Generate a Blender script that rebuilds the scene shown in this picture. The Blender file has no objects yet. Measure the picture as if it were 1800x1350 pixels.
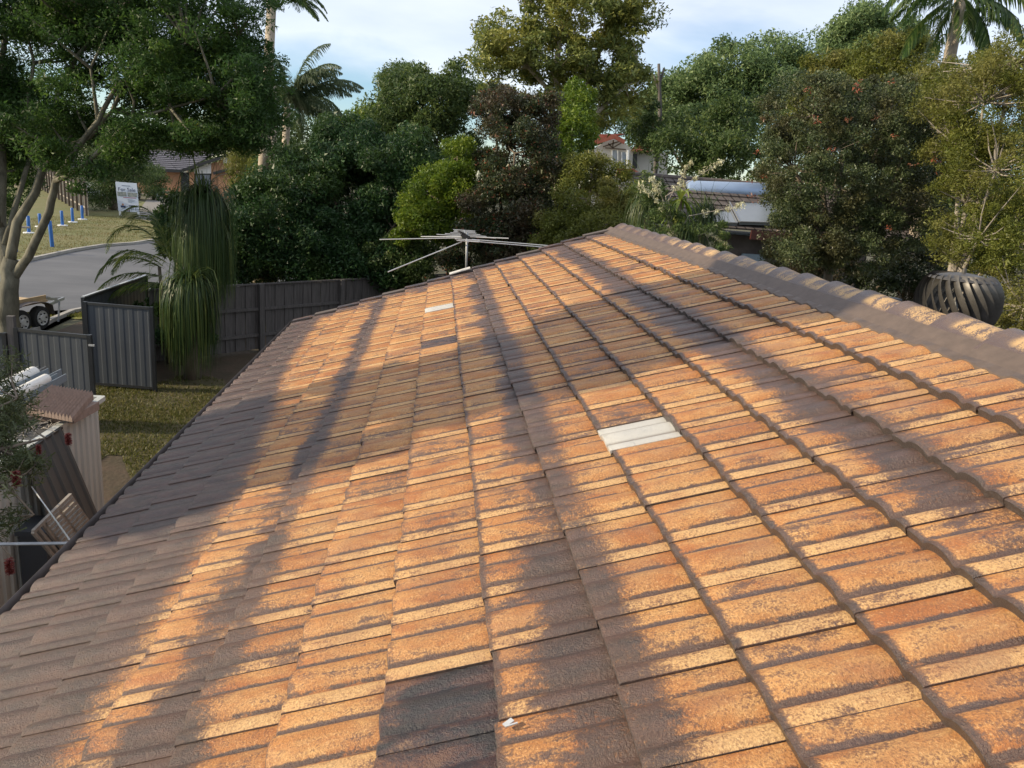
import bpy, math, random
import numpy as np
from mathutils import Vector, Matrix, noise as mnoise
random.seed(7); rng = np.random.default_rng(7)
S = bpy.context.scene; COL = S.collection
R = math.radians

# ------------------------------------------------------------------ camera
H = 4.6                                   # height of the viewpoint above the yard
FPX = 1350.0                              # focal length in photograph pixels (27 mm)
MC = Matrix(((0.99303, 0.04946, 0.10697), (-0.09036, -0.26324, 0.96049), (0.07567, -0.96346, -0.25694)))
cam = bpy.data.cameras.new('camera'); cam.lens = 27.0; cam.sensor_width = 36.0
cam.clip_start = 0.05; cam.clip_end = 1500
co = bpy.data.objects.new('camera', cam); COL.objects.link(co); S.camera = co
right = Vector((MC[0][0], MC[1][0], MC[2][0])).normalized()
fwd = Vector((MC[0][2], MC[1][2], MC[2][2])); fwd = (fwd - right*fwd.dot(right)).normalized()
up = right.cross(fwd)
co.matrix_world = Matrix(((right.x, up.x, -fwd.x, 0), (right.y, up.y, -fwd.y, 0), (right.z, up.z, -fwd.z, H), (0, 0, 0, 1)))
CAM = Vector((0, 0, H))

# ------------------------------------------------------------------ light
SUN_AZ, SUN_EL = -94.0, 23.0
w = bpy.data.worlds.new('World'); S.world = w; w.use_nodes = True
nt = w.node_tree; N = nt.nodes; L = nt.links
bg = N['Background']; bg.inputs[1].default_value = 0.145
sky = N.new('ShaderNodeTexSky'); sky.sky_type = 'NISHITA'; sky.sun_disc = False
sky.sun_elevation = R(SUN_EL); sky.sun_rotation = R(SUN_AZ); sky.air_density = 1.0; sky.dust_density = 0.15; sky.ozone_density = 4.0
tc = N.new('ShaderNodeTexCoord'); mp = N.new('ShaderNodeMapping'); mp.inputs['Scale'].default_value = (1.0, 1.0, 3.2)
mp.inputs['Location'].default_value = (0.35, 0.1, 0.0)
nz = N.new('ShaderNodeTexNoise'); nz.inputs['Scale'].default_value = 1.9; nz.inputs['Detail'].default_value = 7; nz.inputs['Roughness'].default_value = 0.5
nz.inputs['Distortion'].default_value = 0.35
L.new(tc.outputs['Generated'], mp.inputs[0]); L.new(mp.outputs[0], nz.inputs[0])
sepw = N.new('ShaderNodeSeparateXYZ'); L.new(tc.outputs['Generated'], sepw.inputs[0])
# clouds thicken with height above the horizon
mr = N.new('ShaderNodeMapRange'); mr.inputs[1].default_value = 0.02; mr.inputs[2].default_value = 0.20; mr.inputs[3].default_value = -0.20; mr.inputs[4].default_value = 0.26
L.new(sepw.outputs[2], mr.inputs[0])
ad = N.new('ShaderNodeMath'); ad.operation = 'ADD'; L.new(nz.outputs[0], ad.inputs[0]); L.new(mr.outputs[0], ad.inputs[1])
cr = N.new('ShaderNodeValToRGB'); cr.color_ramp.elements[0].position = 0.44; cr.color_ramp.elements[1].position = 0.62
L.new(ad.outputs[0], cr.inputs[0])
cc = N.new('ShaderNodeValToRGB'); cc.color_ramp.elements[0].position = 0.35; cc.color_ramp.elements[1].position = 0.72
cc.color_ramp.elements[0].color = (3.5, 3.6, 3.9, 1); cc.color_ramp.elements[1].color = (5.3, 5.2, 5.2, 1)
nz2 = N.new('ShaderNodeTexNoise'); nz2.inputs['Scale'].default_value = 3.4; nz2.inputs['Detail'].default_value = 5; L.new(mp.outputs[0], nz2.inputs[0]); L.new(nz2.outputs[0], cc.inputs[0])
mxs = N.new('ShaderNodeMix'); mxs.data_type = 'RGBA'
L.new(cr.outputs[0], mxs.inputs[0]); L.new(sky.outputs[0], mxs.inputs[6])
gl = N.new('ShaderNodeMix'); gl.data_type = 'RGBA'; gl.blend_type = 'ADD'; gl.inputs[0].default_value = 0.45      # cloud lit through: brighter towards the sun
L.new(cc.outputs[0], gl.inputs[6]); L.new(sky.outputs[0], gl.inputs[7]); L.new(gl.outputs[2], mxs.inputs[7])
L.new(mxs.outputs[2], bg.inputs[0])
sd = Vector((math.sin(R(SUN_AZ))*math.cos(R(SUN_EL)), math.cos(R(SUN_AZ))*math.cos(R(SUN_EL)), math.sin(R(SUN_EL))))
sl = bpy.data.lights.new('sun', 'SUN'); sl.energy = 5.0; sl.angle = R(0.5); sl.color = (1.0, 0.84, 0.59)
so = bpy.data.objects.new('sun', sl); COL.objects.link(so); so.rotation_euler = sd.to_track_quat('Z', 'Y').to_euler()
S.view_settings.view_transform = 'Standard'; S.view_settings.look = 'None'; S.view_settings.gamma = 1.0
S.view_settings.use_curve_mapping = False; S.view_settings.exposure = 0.2
S.cycles.max_bounces = 6; S.cycles.diffuse_bounces = 3; S.cycles.glossy_bounces = 3; S.cycles.transmission_bounces = 4

# ------------------------------------------------------------------ helpers
def ray(px, py):
    return (right*((px-900)/FPX) - up*((py-675)/FPX) + fwd)
def at(px, py, Y):
    d = ray(px, py); return CAM + d*(Y/d.y)
def atz(px, py, z=0.0):
    d = ray(px, py); return CAM + d*((z-H)/d.z)
def atx(px, py, X):
    d = ray(px, py); return CAM + d*(X/d.x)

ORG = {}
def tag(o, label=None, cat=None, group=None, kind=None):
    if label: o['label'] = label
    if cat: o['category'] = cat
    if group: o['group'] = group
    if kind: o['kind'] = kind
    return o
def empty(name, loc, label=None, cat=None, group=None):
    o = bpy.data.objects.new(name, None); COL.objects.link(o); o.location = loc; o.empty_display_size = 0.2
    ORG[o.name] = Vector(loc)
    return tag(o, label, cat, group)
def origin(p):
    while p is not None and p.parent is not None: p = p.parent
    return ORG.get(p.name, Vector((0, 0, 0))) if p else Vector((0, 0, 0))
def link_mesh(name, me, parent=None, kind=None):
    o = bpy.data.objects.new(name, me); COL.objects.link(o)
    if parent is not None: o.parent = parent
    if kind: o['kind'] = kind
    return o
class MB:
    def __init__(s): s.v = []; s.f = []; s.uv = []
    def add(s, vs, fs):
        n = len(s.v); s.v += [tuple(v) for v in vs]; s.f += [tuple(i+n for i in f) for f in fs]
    def box(s, c, size, rot=None, taper=1.0):
        c = Vector(c); a, b, h = [x/2 for x in size]
        vs = []
        for z in (-1, 1):
            k = 1.0 if z < 0 else taper
            for x, y in ((-1, -1), (1, -1), (1, 1), (-1, 1)):
                p = Vector((x*a*k, y*b*k, z*h))
                if rot is not None: p = rot @ p
                vs.append(c+p)
        s.add(vs, [(3, 2, 1, 0), (4, 5, 6, 7), (0, 1, 5, 4), (1, 2, 6, 5), (2, 3, 7, 6), (3, 0, 4, 7)])
    def beam(s, p, q, wd, ht, upv=Vector((0, 0, 1))):
        p = Vector(p); q = Vector(q); d = (q-p); l = d.length; d.normalize()
        x = d.cross(upv)
        if x.length < 1e-4: x = Vector((1, 0, 0))
        x.normalize(); z = x.cross(d)
        s.box((p+q)/2, (wd, l, ht), Matrix((x, d, z)).transposed())
    def tube(s, pts, rad, seg=8, cap=True):
        pts = [Vector(p) for p in pts]
        if not hasattr(rad, '__len__'): rad = [rad]*len(pts)
        n0 = len(s.v); prevx = None
        for i, p in enumerate(pts):
            a = pts[max(i-1, 0)]; b = pts[min(i+1, len(pts)-1)]
            d = (b-a)
            if d.length < 1e-7: d = Vector((0, 0, 1))
            d.normalize()
            if prevx is None:
                x = d.cross(Vector((0, 0, 1)))
                if x.length < 1e-3: x = d.cross(Vector((0, 1, 0)))
            else: x = prevx - d*prevx.dot(d)
            x.normalize(); y = d.cross(x); prevx = x
            for k in range(seg):
                t = 2*math.pi*k/seg
                s.v.append(tuple(p + (x*math.cos(t)+y*math.sin(t))*rad[i]))
        for i in range(len(pts)-1):
            for k in range(seg):
                a = n0+i*seg+k; b = n0+i*seg+(k+1) % seg
                s.f.append((a, b, b+seg, a+seg))
        if cap:
            s.f.append(tuple(n0+k for k in range(seg))[::-1]); m = n0+(len(pts)-1)*seg
            s.f.append(tuple(m+k for k in range(seg)))
    def lathe(s, c, prof, seg=20, axis=None):
        c = Vector(c); n0 = len(s.v)
        for r, z in prof:
            for k in range(seg):
                t = 2*math.pi*k/seg; p = Vector((r*math.cos(t), r*math.sin(t), z))
                if axis is not None: p = axis @ p
                s.v.append(tuple(c+p))
        for i in range(len(prof)-1):
            for k in range(seg):
                a = n0+i*seg+k; b = n0+i*seg+(k+1) % seg
                s.f.append((a, b, b+seg, a+seg))
        s.f.append(tuple(n0+k for k in range(seg))[::-1]); m = n0+(len(prof)-1)*seg
        s.f.append(tuple(m+k for k in range(seg)))
    def sheet(s, p0, ux, uz, prof, length, thick=None):
        """profiled sheet: profile offsets (t, d) along ux, ribs run along uz, offset d along the normal"""
        p0 = Vector(p0); ux = Vector(ux); uz = Vector(uz); nn = ux.cross(uz).normalized()
        n0 = len(s.v)
        for t, d in prof:
            s.v.append(tuple(p0+ux*t+nn*d)); s.v.append(tuple(p0+ux*t+nn*d+uz*length))
        for i in range(len(prof)-1):
            a = n0+2*i; s.f.append((a, a+2, a+3, a+1))
    def build(s, name, mat, parent=None, kind=None, smooth=False):
        me = bpy.data.meshes.new(name); o0 = origin(parent)
        vs = [(v[0]-o0.x, v[1]-o0.y, v[2]-o0.z) for v in s.v]
        me.from_pydata(vs, [], s.f); me.update()
        if smooth: me.polygons.foreach_set('use_smooth', [True]*len(me.polygons))
        if smooth == 'auto':
            try: me.set_sharp_from_angle(angle=R(40))
            except Exception: pass
        me.materials.append(mat)
        return link_mesh(name, me, parent, kind)
def np_mesh(name, V, F, mat, parent=None, kind=None, tint=None, smooth=False):
    """V (n,3), F (m,k) with constant k"""
    o0 = origin(parent); V = np.asarray(V, dtype=np.float32) - np.array(o0, dtype=np.float32)
    me = bpy.data.meshes.new(name); m, k = F.shape
    me.vertices.add(len(V)); me.vertices.foreach_set('co', V.ravel())
    me.loops.add(m*k); me.loops.foreach_set('vertex_index', F.astype(np.int32).ravel())
    me.polygons.add(m); me.polygons.foreach_set('loop_start', np.arange(0, m*k, k, dtype=np.int32))
    me.polygons.foreach_set('loop_total', np.full(m, k, dtype=np.int32))
    if tint is not None:
        a = me.attributes.new('tint', 'FLOAT', 'POINT'); a.data.foreach_set('value', tint.astype(np.float32))
    me.update(calc_edges=True)
    if smooth: me.polygons.foreach_set('use_smooth', np.ones(m, dtype=bool))
    me.materials.append(mat)
    return link_mesh(name, me, parent, kind)

# ------------------------------------------------------------------ materials
def mat(name, col, rough=0.7, metal=0.0, var=0.15, scale=8.0, bump=0.0, bscale=40.0, col2=None, spec=0.5, detail=5, contrast=0.5, stretch=None):
    m = bpy.data.materials.new(name); m.use_nodes = True; nt = m.node_tree; N = nt.nodes; L = nt.links
    b = N['Principled BSDF']; b.inputs['Roughness'].default_value = rough; b.inputs['Metallic'].default_value = metal
    b.inputs['Specular IOR Level'].default_value = spec
    geo = N.new('ShaderNodeNewGeometry'); src = geo.outputs['Position']
    if stretch:
        mp = N.new('ShaderNodeMapping'); mp.inputs['Scale'].default_value = stretch; L.new(src, mp.inputs[0]); src = mp.outputs[0]
    n = N.new('ShaderNodeTexNoise'); n.inputs['Scale'].default_value = scale; n.inputs['Detail'].default_value = detail; n.inputs['Roughness'].default_value = 0.65
    L.new(src, n.inputs[0])
    r = N.new('ShaderNodeValToRGB'); r.color_ramp.elements[0].position = 0.5-contrast*0.4; r.color_ramp.elements[1].position = 0.5+contrast*0.4
    if col2 is None:
        c1 = [c*(1-var) for c in col]; c2 = [min(1, c*(1+var)) for c in col]
    else: c1, c2 = col, col2
    r.color_ramp.elements[0].color = (*c1, 1); r.color_ramp.elements[1].color = (*c2, 1)
    L.new(n.outputs[0], r.inputs[0]); L.new(r.outputs[0], b.inputs['Base Color'])
    if bump > 0:
        n2 = N.new('ShaderNodeTexNoise'); n2.inputs['Scale'].default_value = bscale; n2.inputs['Detail'].default_value = 4; L.new(src, n2.inputs[0])
        bp = N.new('ShaderNodeBump'); bp.inputs['Strength'].default_value = 0.6; bp.inputs['Distance'].default_value = bump
        L.new(n2.outputs[0], bp.inputs['Height']); L.new(bp.outputs[0], b.inputs['Normal'])
    return m
def leaf_mat(name, dark, mid, light, accent=None, acc=0.97, trans=0.35, rough=0.5, spec=0.35, patch=None, pscale=0.6):
    m = bpy.data.materials.new(name); m.use_nodes = True; nt = m.node_tree; N = nt.nodes; L = nt.links
    b = N['Principled BSDF']; b.inputs['Roughness'].default_value = rough; b.inputs['Specular IOR Level'].default_value = spec
    a = N.new('ShaderNodeAttribute'); a.attribute_name = 'tint'
    r = N.new('ShaderNodeValToRGB'); e = r.color_ramp.elements
    e[0].position = 0.0; e[0].color = (*dark, 1); e[1].position = 0.55; e[1].color = (*mid, 1)
    x = e.new(0.9); x.color = (*light, 1)
    if accent is not None:
        r.color_ramp.elements.new(acc).color = (*light, 1)
        r.color_ramp.elements.new(min(1, acc+0.015)).color = (*accent, 1)
    L.new(a.outputs['Fac'], r.inputs[0]); out = r.outputs[0]
    if patch is not None:
        geo = N.new('ShaderNodeNewGeometry'); n = N.new('ShaderNodeTexNoise'); n.inputs['Scale'].default_value = pscale; n.inputs['Detail'].default_value = 3
        L.new(geo.outputs['Position'], n.inputs[0])
        rr = N.new('ShaderNodeValToRGB'); rr.color_ramp.elements[0].position = 0.47; rr.color_ramp.elements[1].position = 0.62
        L.new(n.outputs[0], rr.inputs[0])
        mx = N.new('ShaderNodeMix'); mx.data_type = 'RGBA'; mx.inputs[7].default_value = (*patch, 1)
        mm = N.new('ShaderNodeMath'); mm.operation = 'MULTIPLY'; mm.inputs[1].default_value = 0.75; L.new(rr.outputs[0], mm.inputs[0])
        L.new(mm.outputs[0], mx.inputs[0]); L.new(out, mx.inputs[6]); out = mx.outputs[2]
    L.new(out, b.inputs['Base Color'])
    t = N.new('ShaderNodeBsdfTranslucent'); L.new(out, t.inputs[0])
    ms = N.new('ShaderNodeMixShader'); ms.inputs[0].default_value = trans
    L.new(b.outputs[0], ms.inputs[1]); L.new(t.outputs[0], ms.inputs[2]); L.new(ms.outputs[0], N['Material Output'].inputs[0])
    return m

TH = R(20.0); CT, ST = math.cos(TH), math.sin(TH)
GA = 0.325; WT = 0.3013
U = Vector((CT, 0, ST)); NRM = Vector((-ST, 0, CT)); YA = Vector((0, 1, 0))
PB = Vector((-1.6117, 0, H-2.039)) - NRM*0.030      # course n = 0, underside reference of the noses
Y0 = 1.696
def roofp(n, y, h=0.0): return PB + U*(n*GA) + YA*y + NRM*h

def tile_mat(name, mode='worn'):
    """worn glazed concrete tile: tan granular body showing through a dark purple-brown coat"""
    m = bpy.data.materials.new(name); m.use_nodes = True; nt = m.node_tree; N = nt.nodes; L = nt.links
    b = N['Principled BSDF']
    def math_(op, a=None, c=None, a_s=None, c_s=None, clamp=False):
        q = N.new('ShaderNodeMath'); q.operation = op; q.use_clamp = clamp
        if a_s is not None: L.new(a_s, q.inputs[0])
        elif a is not None: q.inputs[0].default_value = a
        if c_s is not None: L.new(c_s, q.inputs[1])
        elif c is not None: q.inputs[1].default_value = c
        return q.outputs[0]
    def mrange(s, a, c, d=0.0, e=1.0, smooth=True):
        q = N.new('ShaderNodeMapRange'); q.interpolation_type = 'SMOOTHSTEP' if smooth else 'LINEAR'
        q.inputs[1].default_value = a; q.inputs[2].default_value = c; q.inputs[3].default_value = d; q.inputs[4].default_value = e
        L.new(s, q.inputs[0]); return q.outputs[0]
    def noise(src, sc, det=4, ro=0.6, dist=0.0):
        q = N.new('ShaderNodeTexNoise'); q.inputs['Scale'].default_value = sc; q.inputs['Detail'].default_value = det
        q.inputs['Roughness'].default_value = ro; q.inputs['Distortion'].default_value = dist; L.new(src, q.inputs[0]); return q.outputs[0]
    def mix(f, a, c):
        q = N.new('ShaderNodeMix'); q.data_type = 'RGBA'
        L.new(f, q.inputs[0])
        for s_, i in ((a, 6), (c, 7)):
            if isinstance(s_, tuple): q.inputs[i].default_value = (*s_, 1)
            else: L.new(s_, q.inputs[i])
        return q.outputs[2]
    geo = N.new('ShaderNodeNewGeometry'); P = geo.outputs['Position']
    sp = N.new('ShaderNodeSeparateXYZ'); L.new(P, sp.inputs[0])
    uv = N.new('ShaderNodeUVMap'); su = N.new('ShaderNodeSeparateXYZ'); L.new(uv.outputs[0], su.inputs[0])
    v_, u_ = su.outputs[0], su.outputs[1]        # across tile (0 near joint .. 1 far), up tile (0 nose .. 1)
    nx = math_('DIVIDE', a_s=math_('SUBTRACT', a_s=sp.outputs[0], c=PB.x), c=GA*CT)   # course number
    yy = sp.outputs[1]
    oi = N.new('ShaderNodeObjectInfo'); at_ = N.new('ShaderNodeAttribute'); at_.attribute_name = 'tint'
    rnd = math_('FRACT', a_s=math_('ADD', a_s=oi.outputs['Random'], c_s=at_.outputs['Fac']))
    mp = N.new('ShaderNodeMapping'); mp.inputs['Scale'].default_value = (0.6, 1.6, 1.0); L.new(P, mp.inputs[0])
    big = noise(P, 2.2, 4, 0.6)
    med = noise(mp.outputs[0], 9.0, 5, 0.65, 0.3)
    fine = noise(P, 330.0, 2, 0.8)
    gran = noise(P, 150.0, 3, 0.7)
    soft = noise(P, 60.0, 5, 0.75)
    nj = math_('MULTIPLY', a_s=math_('SUBTRACT', a_s=big, c=0.5), c=1.5)
    nj2 = math_('MULTIPLY', a_s=math_('SUBTRACT', a_s=med, c=0.5), c=1.1)
    nxj = math_('ADD', a_s=nx, c_s=math_('ADD', a_s=math_('MULTIPLY', a_s=nj, c=0.35), c_s=math_('MULTIPLY', a_s=nj2, c=0.45)))
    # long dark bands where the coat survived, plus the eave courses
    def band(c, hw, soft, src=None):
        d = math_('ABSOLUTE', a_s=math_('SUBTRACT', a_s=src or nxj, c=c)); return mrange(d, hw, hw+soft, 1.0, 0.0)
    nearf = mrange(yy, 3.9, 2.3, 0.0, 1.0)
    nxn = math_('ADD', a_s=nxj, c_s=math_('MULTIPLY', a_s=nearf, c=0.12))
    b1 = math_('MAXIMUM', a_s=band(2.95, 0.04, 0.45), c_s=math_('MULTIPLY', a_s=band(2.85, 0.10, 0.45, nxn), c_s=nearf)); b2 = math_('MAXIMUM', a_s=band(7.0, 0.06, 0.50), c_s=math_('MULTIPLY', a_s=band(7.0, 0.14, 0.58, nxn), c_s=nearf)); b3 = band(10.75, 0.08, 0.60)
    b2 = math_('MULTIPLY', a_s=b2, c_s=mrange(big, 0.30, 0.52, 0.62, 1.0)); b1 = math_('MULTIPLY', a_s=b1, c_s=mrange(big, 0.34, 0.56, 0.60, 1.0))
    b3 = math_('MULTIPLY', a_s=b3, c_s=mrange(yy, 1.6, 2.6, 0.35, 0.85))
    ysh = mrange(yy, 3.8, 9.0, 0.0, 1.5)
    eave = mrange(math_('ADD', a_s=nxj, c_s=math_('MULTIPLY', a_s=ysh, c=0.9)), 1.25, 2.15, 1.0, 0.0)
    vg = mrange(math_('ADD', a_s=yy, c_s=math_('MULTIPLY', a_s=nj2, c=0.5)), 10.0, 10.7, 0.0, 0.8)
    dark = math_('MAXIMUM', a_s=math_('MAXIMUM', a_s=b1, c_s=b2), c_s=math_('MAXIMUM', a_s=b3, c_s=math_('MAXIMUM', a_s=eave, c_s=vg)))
    # coat left in the two grooves and round the nose of every tile
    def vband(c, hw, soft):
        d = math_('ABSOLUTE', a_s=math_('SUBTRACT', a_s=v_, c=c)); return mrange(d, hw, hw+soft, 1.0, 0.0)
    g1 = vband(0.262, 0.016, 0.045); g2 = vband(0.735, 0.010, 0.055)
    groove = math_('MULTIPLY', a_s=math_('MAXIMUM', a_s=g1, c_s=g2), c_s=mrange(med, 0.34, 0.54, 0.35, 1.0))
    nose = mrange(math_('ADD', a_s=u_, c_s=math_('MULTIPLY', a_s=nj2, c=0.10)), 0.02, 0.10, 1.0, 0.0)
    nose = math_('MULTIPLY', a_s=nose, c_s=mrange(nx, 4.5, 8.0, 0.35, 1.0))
    joint_shade = mrange(v_, 0.0, 0.006, 1.3, 0.0)  # shade on the lip side, painted along the joint in coat colour
    keep = math_('MAXIMUM', a_s=math_('MAXIMUM', a_s=dark, c_s=groove), c_s=math_('MAXIMUM', a_s=nose, c_s=joint_shade))
    # worn threshold: granular breakup of the coat edge
    blot = math_('ADD', a_s=mrange(med, 0.46, 0.70, 0.0, 0.50), c_s=mrange(rnd, 0.45, 1.0, 0.0, 0.30, False))
    blot = math_('ADD', a_s=blot, c_s=mrange(big, 0.46, 0.62, 0.0, 0.22))
    streak = N.new('ShaderNodeMapping'); streak.inputs['Scale'].default_value = (0.9, 9.0, 1.0); L.new(P, streak.inputs[0])
    blot = math_('ADD', a_s=blot, c_s=mrange(noise(streak.outputs[0], 3.0, 5, 0.7), 0.52, 0.72, 0.0, 0.30))
    keep2 = math_('ADD', a_s=keep, c_s=math_('MULTIPLY', a_s=math_('SUBTRACT', a_s=math_('MULTIPLY', a_s=math_('ADD', a_s=gran, c_s=soft), c=0.5), c=0.5), c=2.5))
    keep2 = math_('ADD', a_s=keep2, c_s=blot)
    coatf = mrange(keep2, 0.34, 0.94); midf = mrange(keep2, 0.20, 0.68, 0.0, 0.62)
    # body colours
    c_a = (0.47, 0.198, 0.052); c_b = (0.61, 0.340, 0.122); c_c = (0.35, 0.110, 0.024); c_d = (0.68, 0.46, 0.21)
    body = mix(mrange(med, 0.35, 0.65), c_a, c_b)
    body = mix(mrange(noise(mp.outputs[0], 5.5, 4), 0.46, 0.66, 0.0, 0.85), body, c_c)
    body = mix(mrange(rnd, 0.0, 1.0, 0.0, 0.40, False), body, c_c)
    body = mix(mrange(rnd, 0.72, 1.0, 0.0, 0.50, False), body, (0.42, 0.16, 0.035))
    body = mix(mrange(noise(P, 4.3, 4), 0.48, 0.66, 0.0, 0.30), body, (0.44, 0.27, 0.12))
    lip = mrange(v_, 0.17, 0.24, 0.8, 0.0)
    body = mix(math_('MULTIPLY', a_s=lip, c_s=mrange(med, 0.3, 0.7, 0.9, 0.35)), body, c_d)
    body = mix(math_('MULTIPLY', a_s=mrange(gran, 0.46, 0.58, 0.0, 0.58), c_s=mrange(soft, 0.36, 0.56, 0.30, 1.0)), body, (0.20, 0.095, 0.045))
    body = mix(mrange(gran, 0.40, 0.33, 0.0, 0.40), body, (0.74, 0.55, 0.30))
    body = mix(mrange(noise(P, 2.9, 4), 0.52, 0.68, 0.0, 0.45), body, (0.30, 0.15, 0.075))
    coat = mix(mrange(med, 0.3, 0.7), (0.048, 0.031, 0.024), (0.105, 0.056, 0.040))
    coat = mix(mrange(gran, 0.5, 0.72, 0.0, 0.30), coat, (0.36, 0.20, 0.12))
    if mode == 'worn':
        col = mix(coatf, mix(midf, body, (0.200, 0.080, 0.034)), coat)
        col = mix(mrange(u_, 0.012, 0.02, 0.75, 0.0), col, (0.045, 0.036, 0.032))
    elif mode == 'dark':
        k3 = mrange(math_('ADD', a_s=med, c_s=math_('MULTIPLY', a_s=math_('SUBTRACT', a_s=gran, c=0.5), c=0.8)), 0.54, 0.72, 1.0, 0.0)
        k3 = math_('MAXIMUM', a_s=k3, c_s=mrange(u_, 0.0, 1.0, 0.70, 0.95, False))
        col = mix(k3, body, mix(mrange(med, 0.4, 0.6), (0.020, 0.017, 0.019), (0.060, 0.028, 0.028))); coatf = k3
    elif mode == 'white':
        k3 = math_('MAXIMUM', a_s=math_('MAXIMUM', a_s=g1, c_s=g2), c_s=mrange(gran, 0.60, 0.75, 0.0, 0.8))
        col = mix(k3, (0.50, 0.485, 0.45), (0.26, 0.235, 0.21)); 
    elif mode == 'cap':
        pk = mrange(math_('ADD', a_s=med, c_s=math_('MULTIPLY', a_s=math_('SUBTRACT', a_s=gran, c=0.5), c=0.9)), 0.44, 0.54, 0.0, 1.0)
        pk = math_('MULTIPLY', a_s=pk, c_s=math_('MULTIPLY', a_s=mrange(v_, 0.22, 0.42, 0.0, 1.0), c_s=mrange(u_, 0.28, 0.36, 1.0, 0.12)) if False else mrange(v_, 0.22, 0.45, 0.0, 1.0))
        pk = math_('MULTIPLY', a_s=pk, c_s=mrange(u_, 0.62, 0.74, 1.0, 0.1))
        pk = math_('MULTIPLY', a_s=pk, c_s=mrange(yy, 7.3, 9.0, 1.0, 0.25))
        col = mix(pk, (0.105, 0.066, 0.055), (0.52, 0.33, 0.15)); coatf = math_('SUBTRACT', a=1.0, c_s=pk)
    L.new(col, b.inputs['Base Color'])
    L.new(mrange(coatf, 0.0, 1.0, 0.0, 0.24, False), b.inputs['Coat Weight']); b.inputs['Coat Roughness'].default_value = 0.22
    L.new(mrange(coatf, 0.0, 1.0, 0.56, 0.36, False), b.inputs['Roughness'])
    b.inputs['Specular IOR Level'].default_value = 0.6
    hgt = math_('ADD', a_s=math_('ADD', a_s=math_('MULTIPLY', a_s=gran, c=0.6), c_s=math_('MULTIPLY', a_s=soft, c=0.9)), c_s=math_('MULTIPLY', a_s=fine, c=0.25))
    bp = N.new('ShaderNodeBump'); bp.inputs['Strength'].default_value = 0.9; L.new(mrange(coatf, 0.0, 1.0, 0.006, 0.0085, False), bp.inputs['Distance'])
    L.new(hgt, bp.inputs['Height']); L.new(bp.outputs[0], b.inputs['Normal']); L.new(bp.outputs[0], b.inputs['Coat Normal'])
    return m

M = {}
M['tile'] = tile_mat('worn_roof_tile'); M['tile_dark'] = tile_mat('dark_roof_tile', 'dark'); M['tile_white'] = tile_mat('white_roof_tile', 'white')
M['cap'] = tile_mat('ridge_cap_coat', 'cap')
M['mortar'] = mat('pointing_mortar', (0.105, 0.076, 0.060), 0.6, scale=14, var=0.2, bump=0.002, bscale=60)
M['gutter'] = mat('dark_gutter_steel', (0.10, 0.085, 0.08), 0.45, scale=6, var=0.3)
M['vent'] = mat('dull_turbine_steel', (0.095, 0.088, 0.08), 0.45, 0.5, scale=14, var=0.3)
M['galv'] = mat('weathered_galvanised_steel', (0.30, 0.31, 0.32), 0.5, 0.6, scale=20, var=0.25)
M['alu'] = mat('pale_aluminium', (0.62, 0.62, 0.60), 0.42, 0.55, scale=30, var=0.1)
M['flash'] = mat('bare_lead_flashing', (0.62, 0.60, 0.56), 0.6, scale=30, var=0.15)
M['brickwall'] = mat('tan_brick_wall', (0.38, 0.22, 0.13), 0.85, scale=3, var=0.15)
M['black'] = mat('black_plastic', (0.02, 0.02, 0.02), 0.45, scale=5)
M['steelgrey'] = mat('charcoal_sheet_steel', (0.055, 0.063, 0.075), 0.42, scale=1.4, var=0.12)
M['steelpost'] = mat('dark_charcoal_post', (0.022, 0.024, 0.027), 0.45, scale=3, var=0.2)
M['cream_steel'] = mat('cream_shed_steel', (0.50, 0.51, 0.48), 0.45, scale=3, var=0.10, stretch=(1, 1, 0.2))
M['white_pvc'] = mat('white_pvc_pipe', (0.78, 0.76, 0.71), 0.4, scale=6, var=0.06)
M['greychan'] = mat('blue_grey_channel', (0.23, 0.27, 0.31), 0.45, 0.2, scale=4, var=0.15)
M['terracotta'] = mat('pale_terracotta', (0.27, 0.20, 0.165), 0.85, scale=18, var=0.2, bump=0.002, bscale=60)
M['olive_steel'] = mat('olive_brown_sheet_steel', (0.075, 0.074, 0.070), 0.5, scale=2, var=0.1)
M['timber_grey'] = mat('weathered_grey_timber', (0.105, 0.095, 0.090), 0.85, scale=5, var=0.35, stretch=(4, 4, 0.4), bump=0.003, bscale=20)
M['timber_pale'] = mat('silvered_paling_timber', (0.30, 0.265, 0.225), 0.85, scale=4, var=0.3, stretch=(3, 3, 0.5))
M['paling_far'] = mat('grey_paling_timber', (0.15, 0.148, 0.14), 0.85, scale=2, var=0.35, stretch=(3, 3, 0.4))
M['timber_dark'] = mat('dark_stained_timber', (0.10, 0.075, 0.055), 0.85, scale=5, var=0.3)
M['tan_ply'] = mat('tan_plywood', (0.50, 0.36, 0.20), 0.75, scale=5, var=0.15)
M['bluep'] = mat('blue_post_paint', (0.025, 0.13, 0.42), 0.5, scale=6, var=0.15)
M['white'] = mat('white_paint', (0.78, 0.78, 0.76), 0.5, scale=5, var=0.04)
M['concrete'] = mat('pale_concrete', (0.36, 0.34, 0.31), 0.85, scale=2, var=0.15)
M['asphalt'] = mat('worn_asphalt', (0.062, 0.064, 0.070), 0.75, scale=0.45, col2=(0.15, 0.15, 0.155), bump=0.004, bscale=60, contrast=0.8, stretch=(0.6, 1.4, 1.0), detail=8)
M['drive'] = mat('driveway_concrete', (0.20, 0.185, 0.165), 0.85, scale=0.4, var=0.2)
M['bark'] = mat('grey_brown_bark', (0.15, 0.12, 0.09), 0.9, scale=5, var=0.35, bump=0.01, bscale=18, stretch=(2, 2, 0.6))
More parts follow.
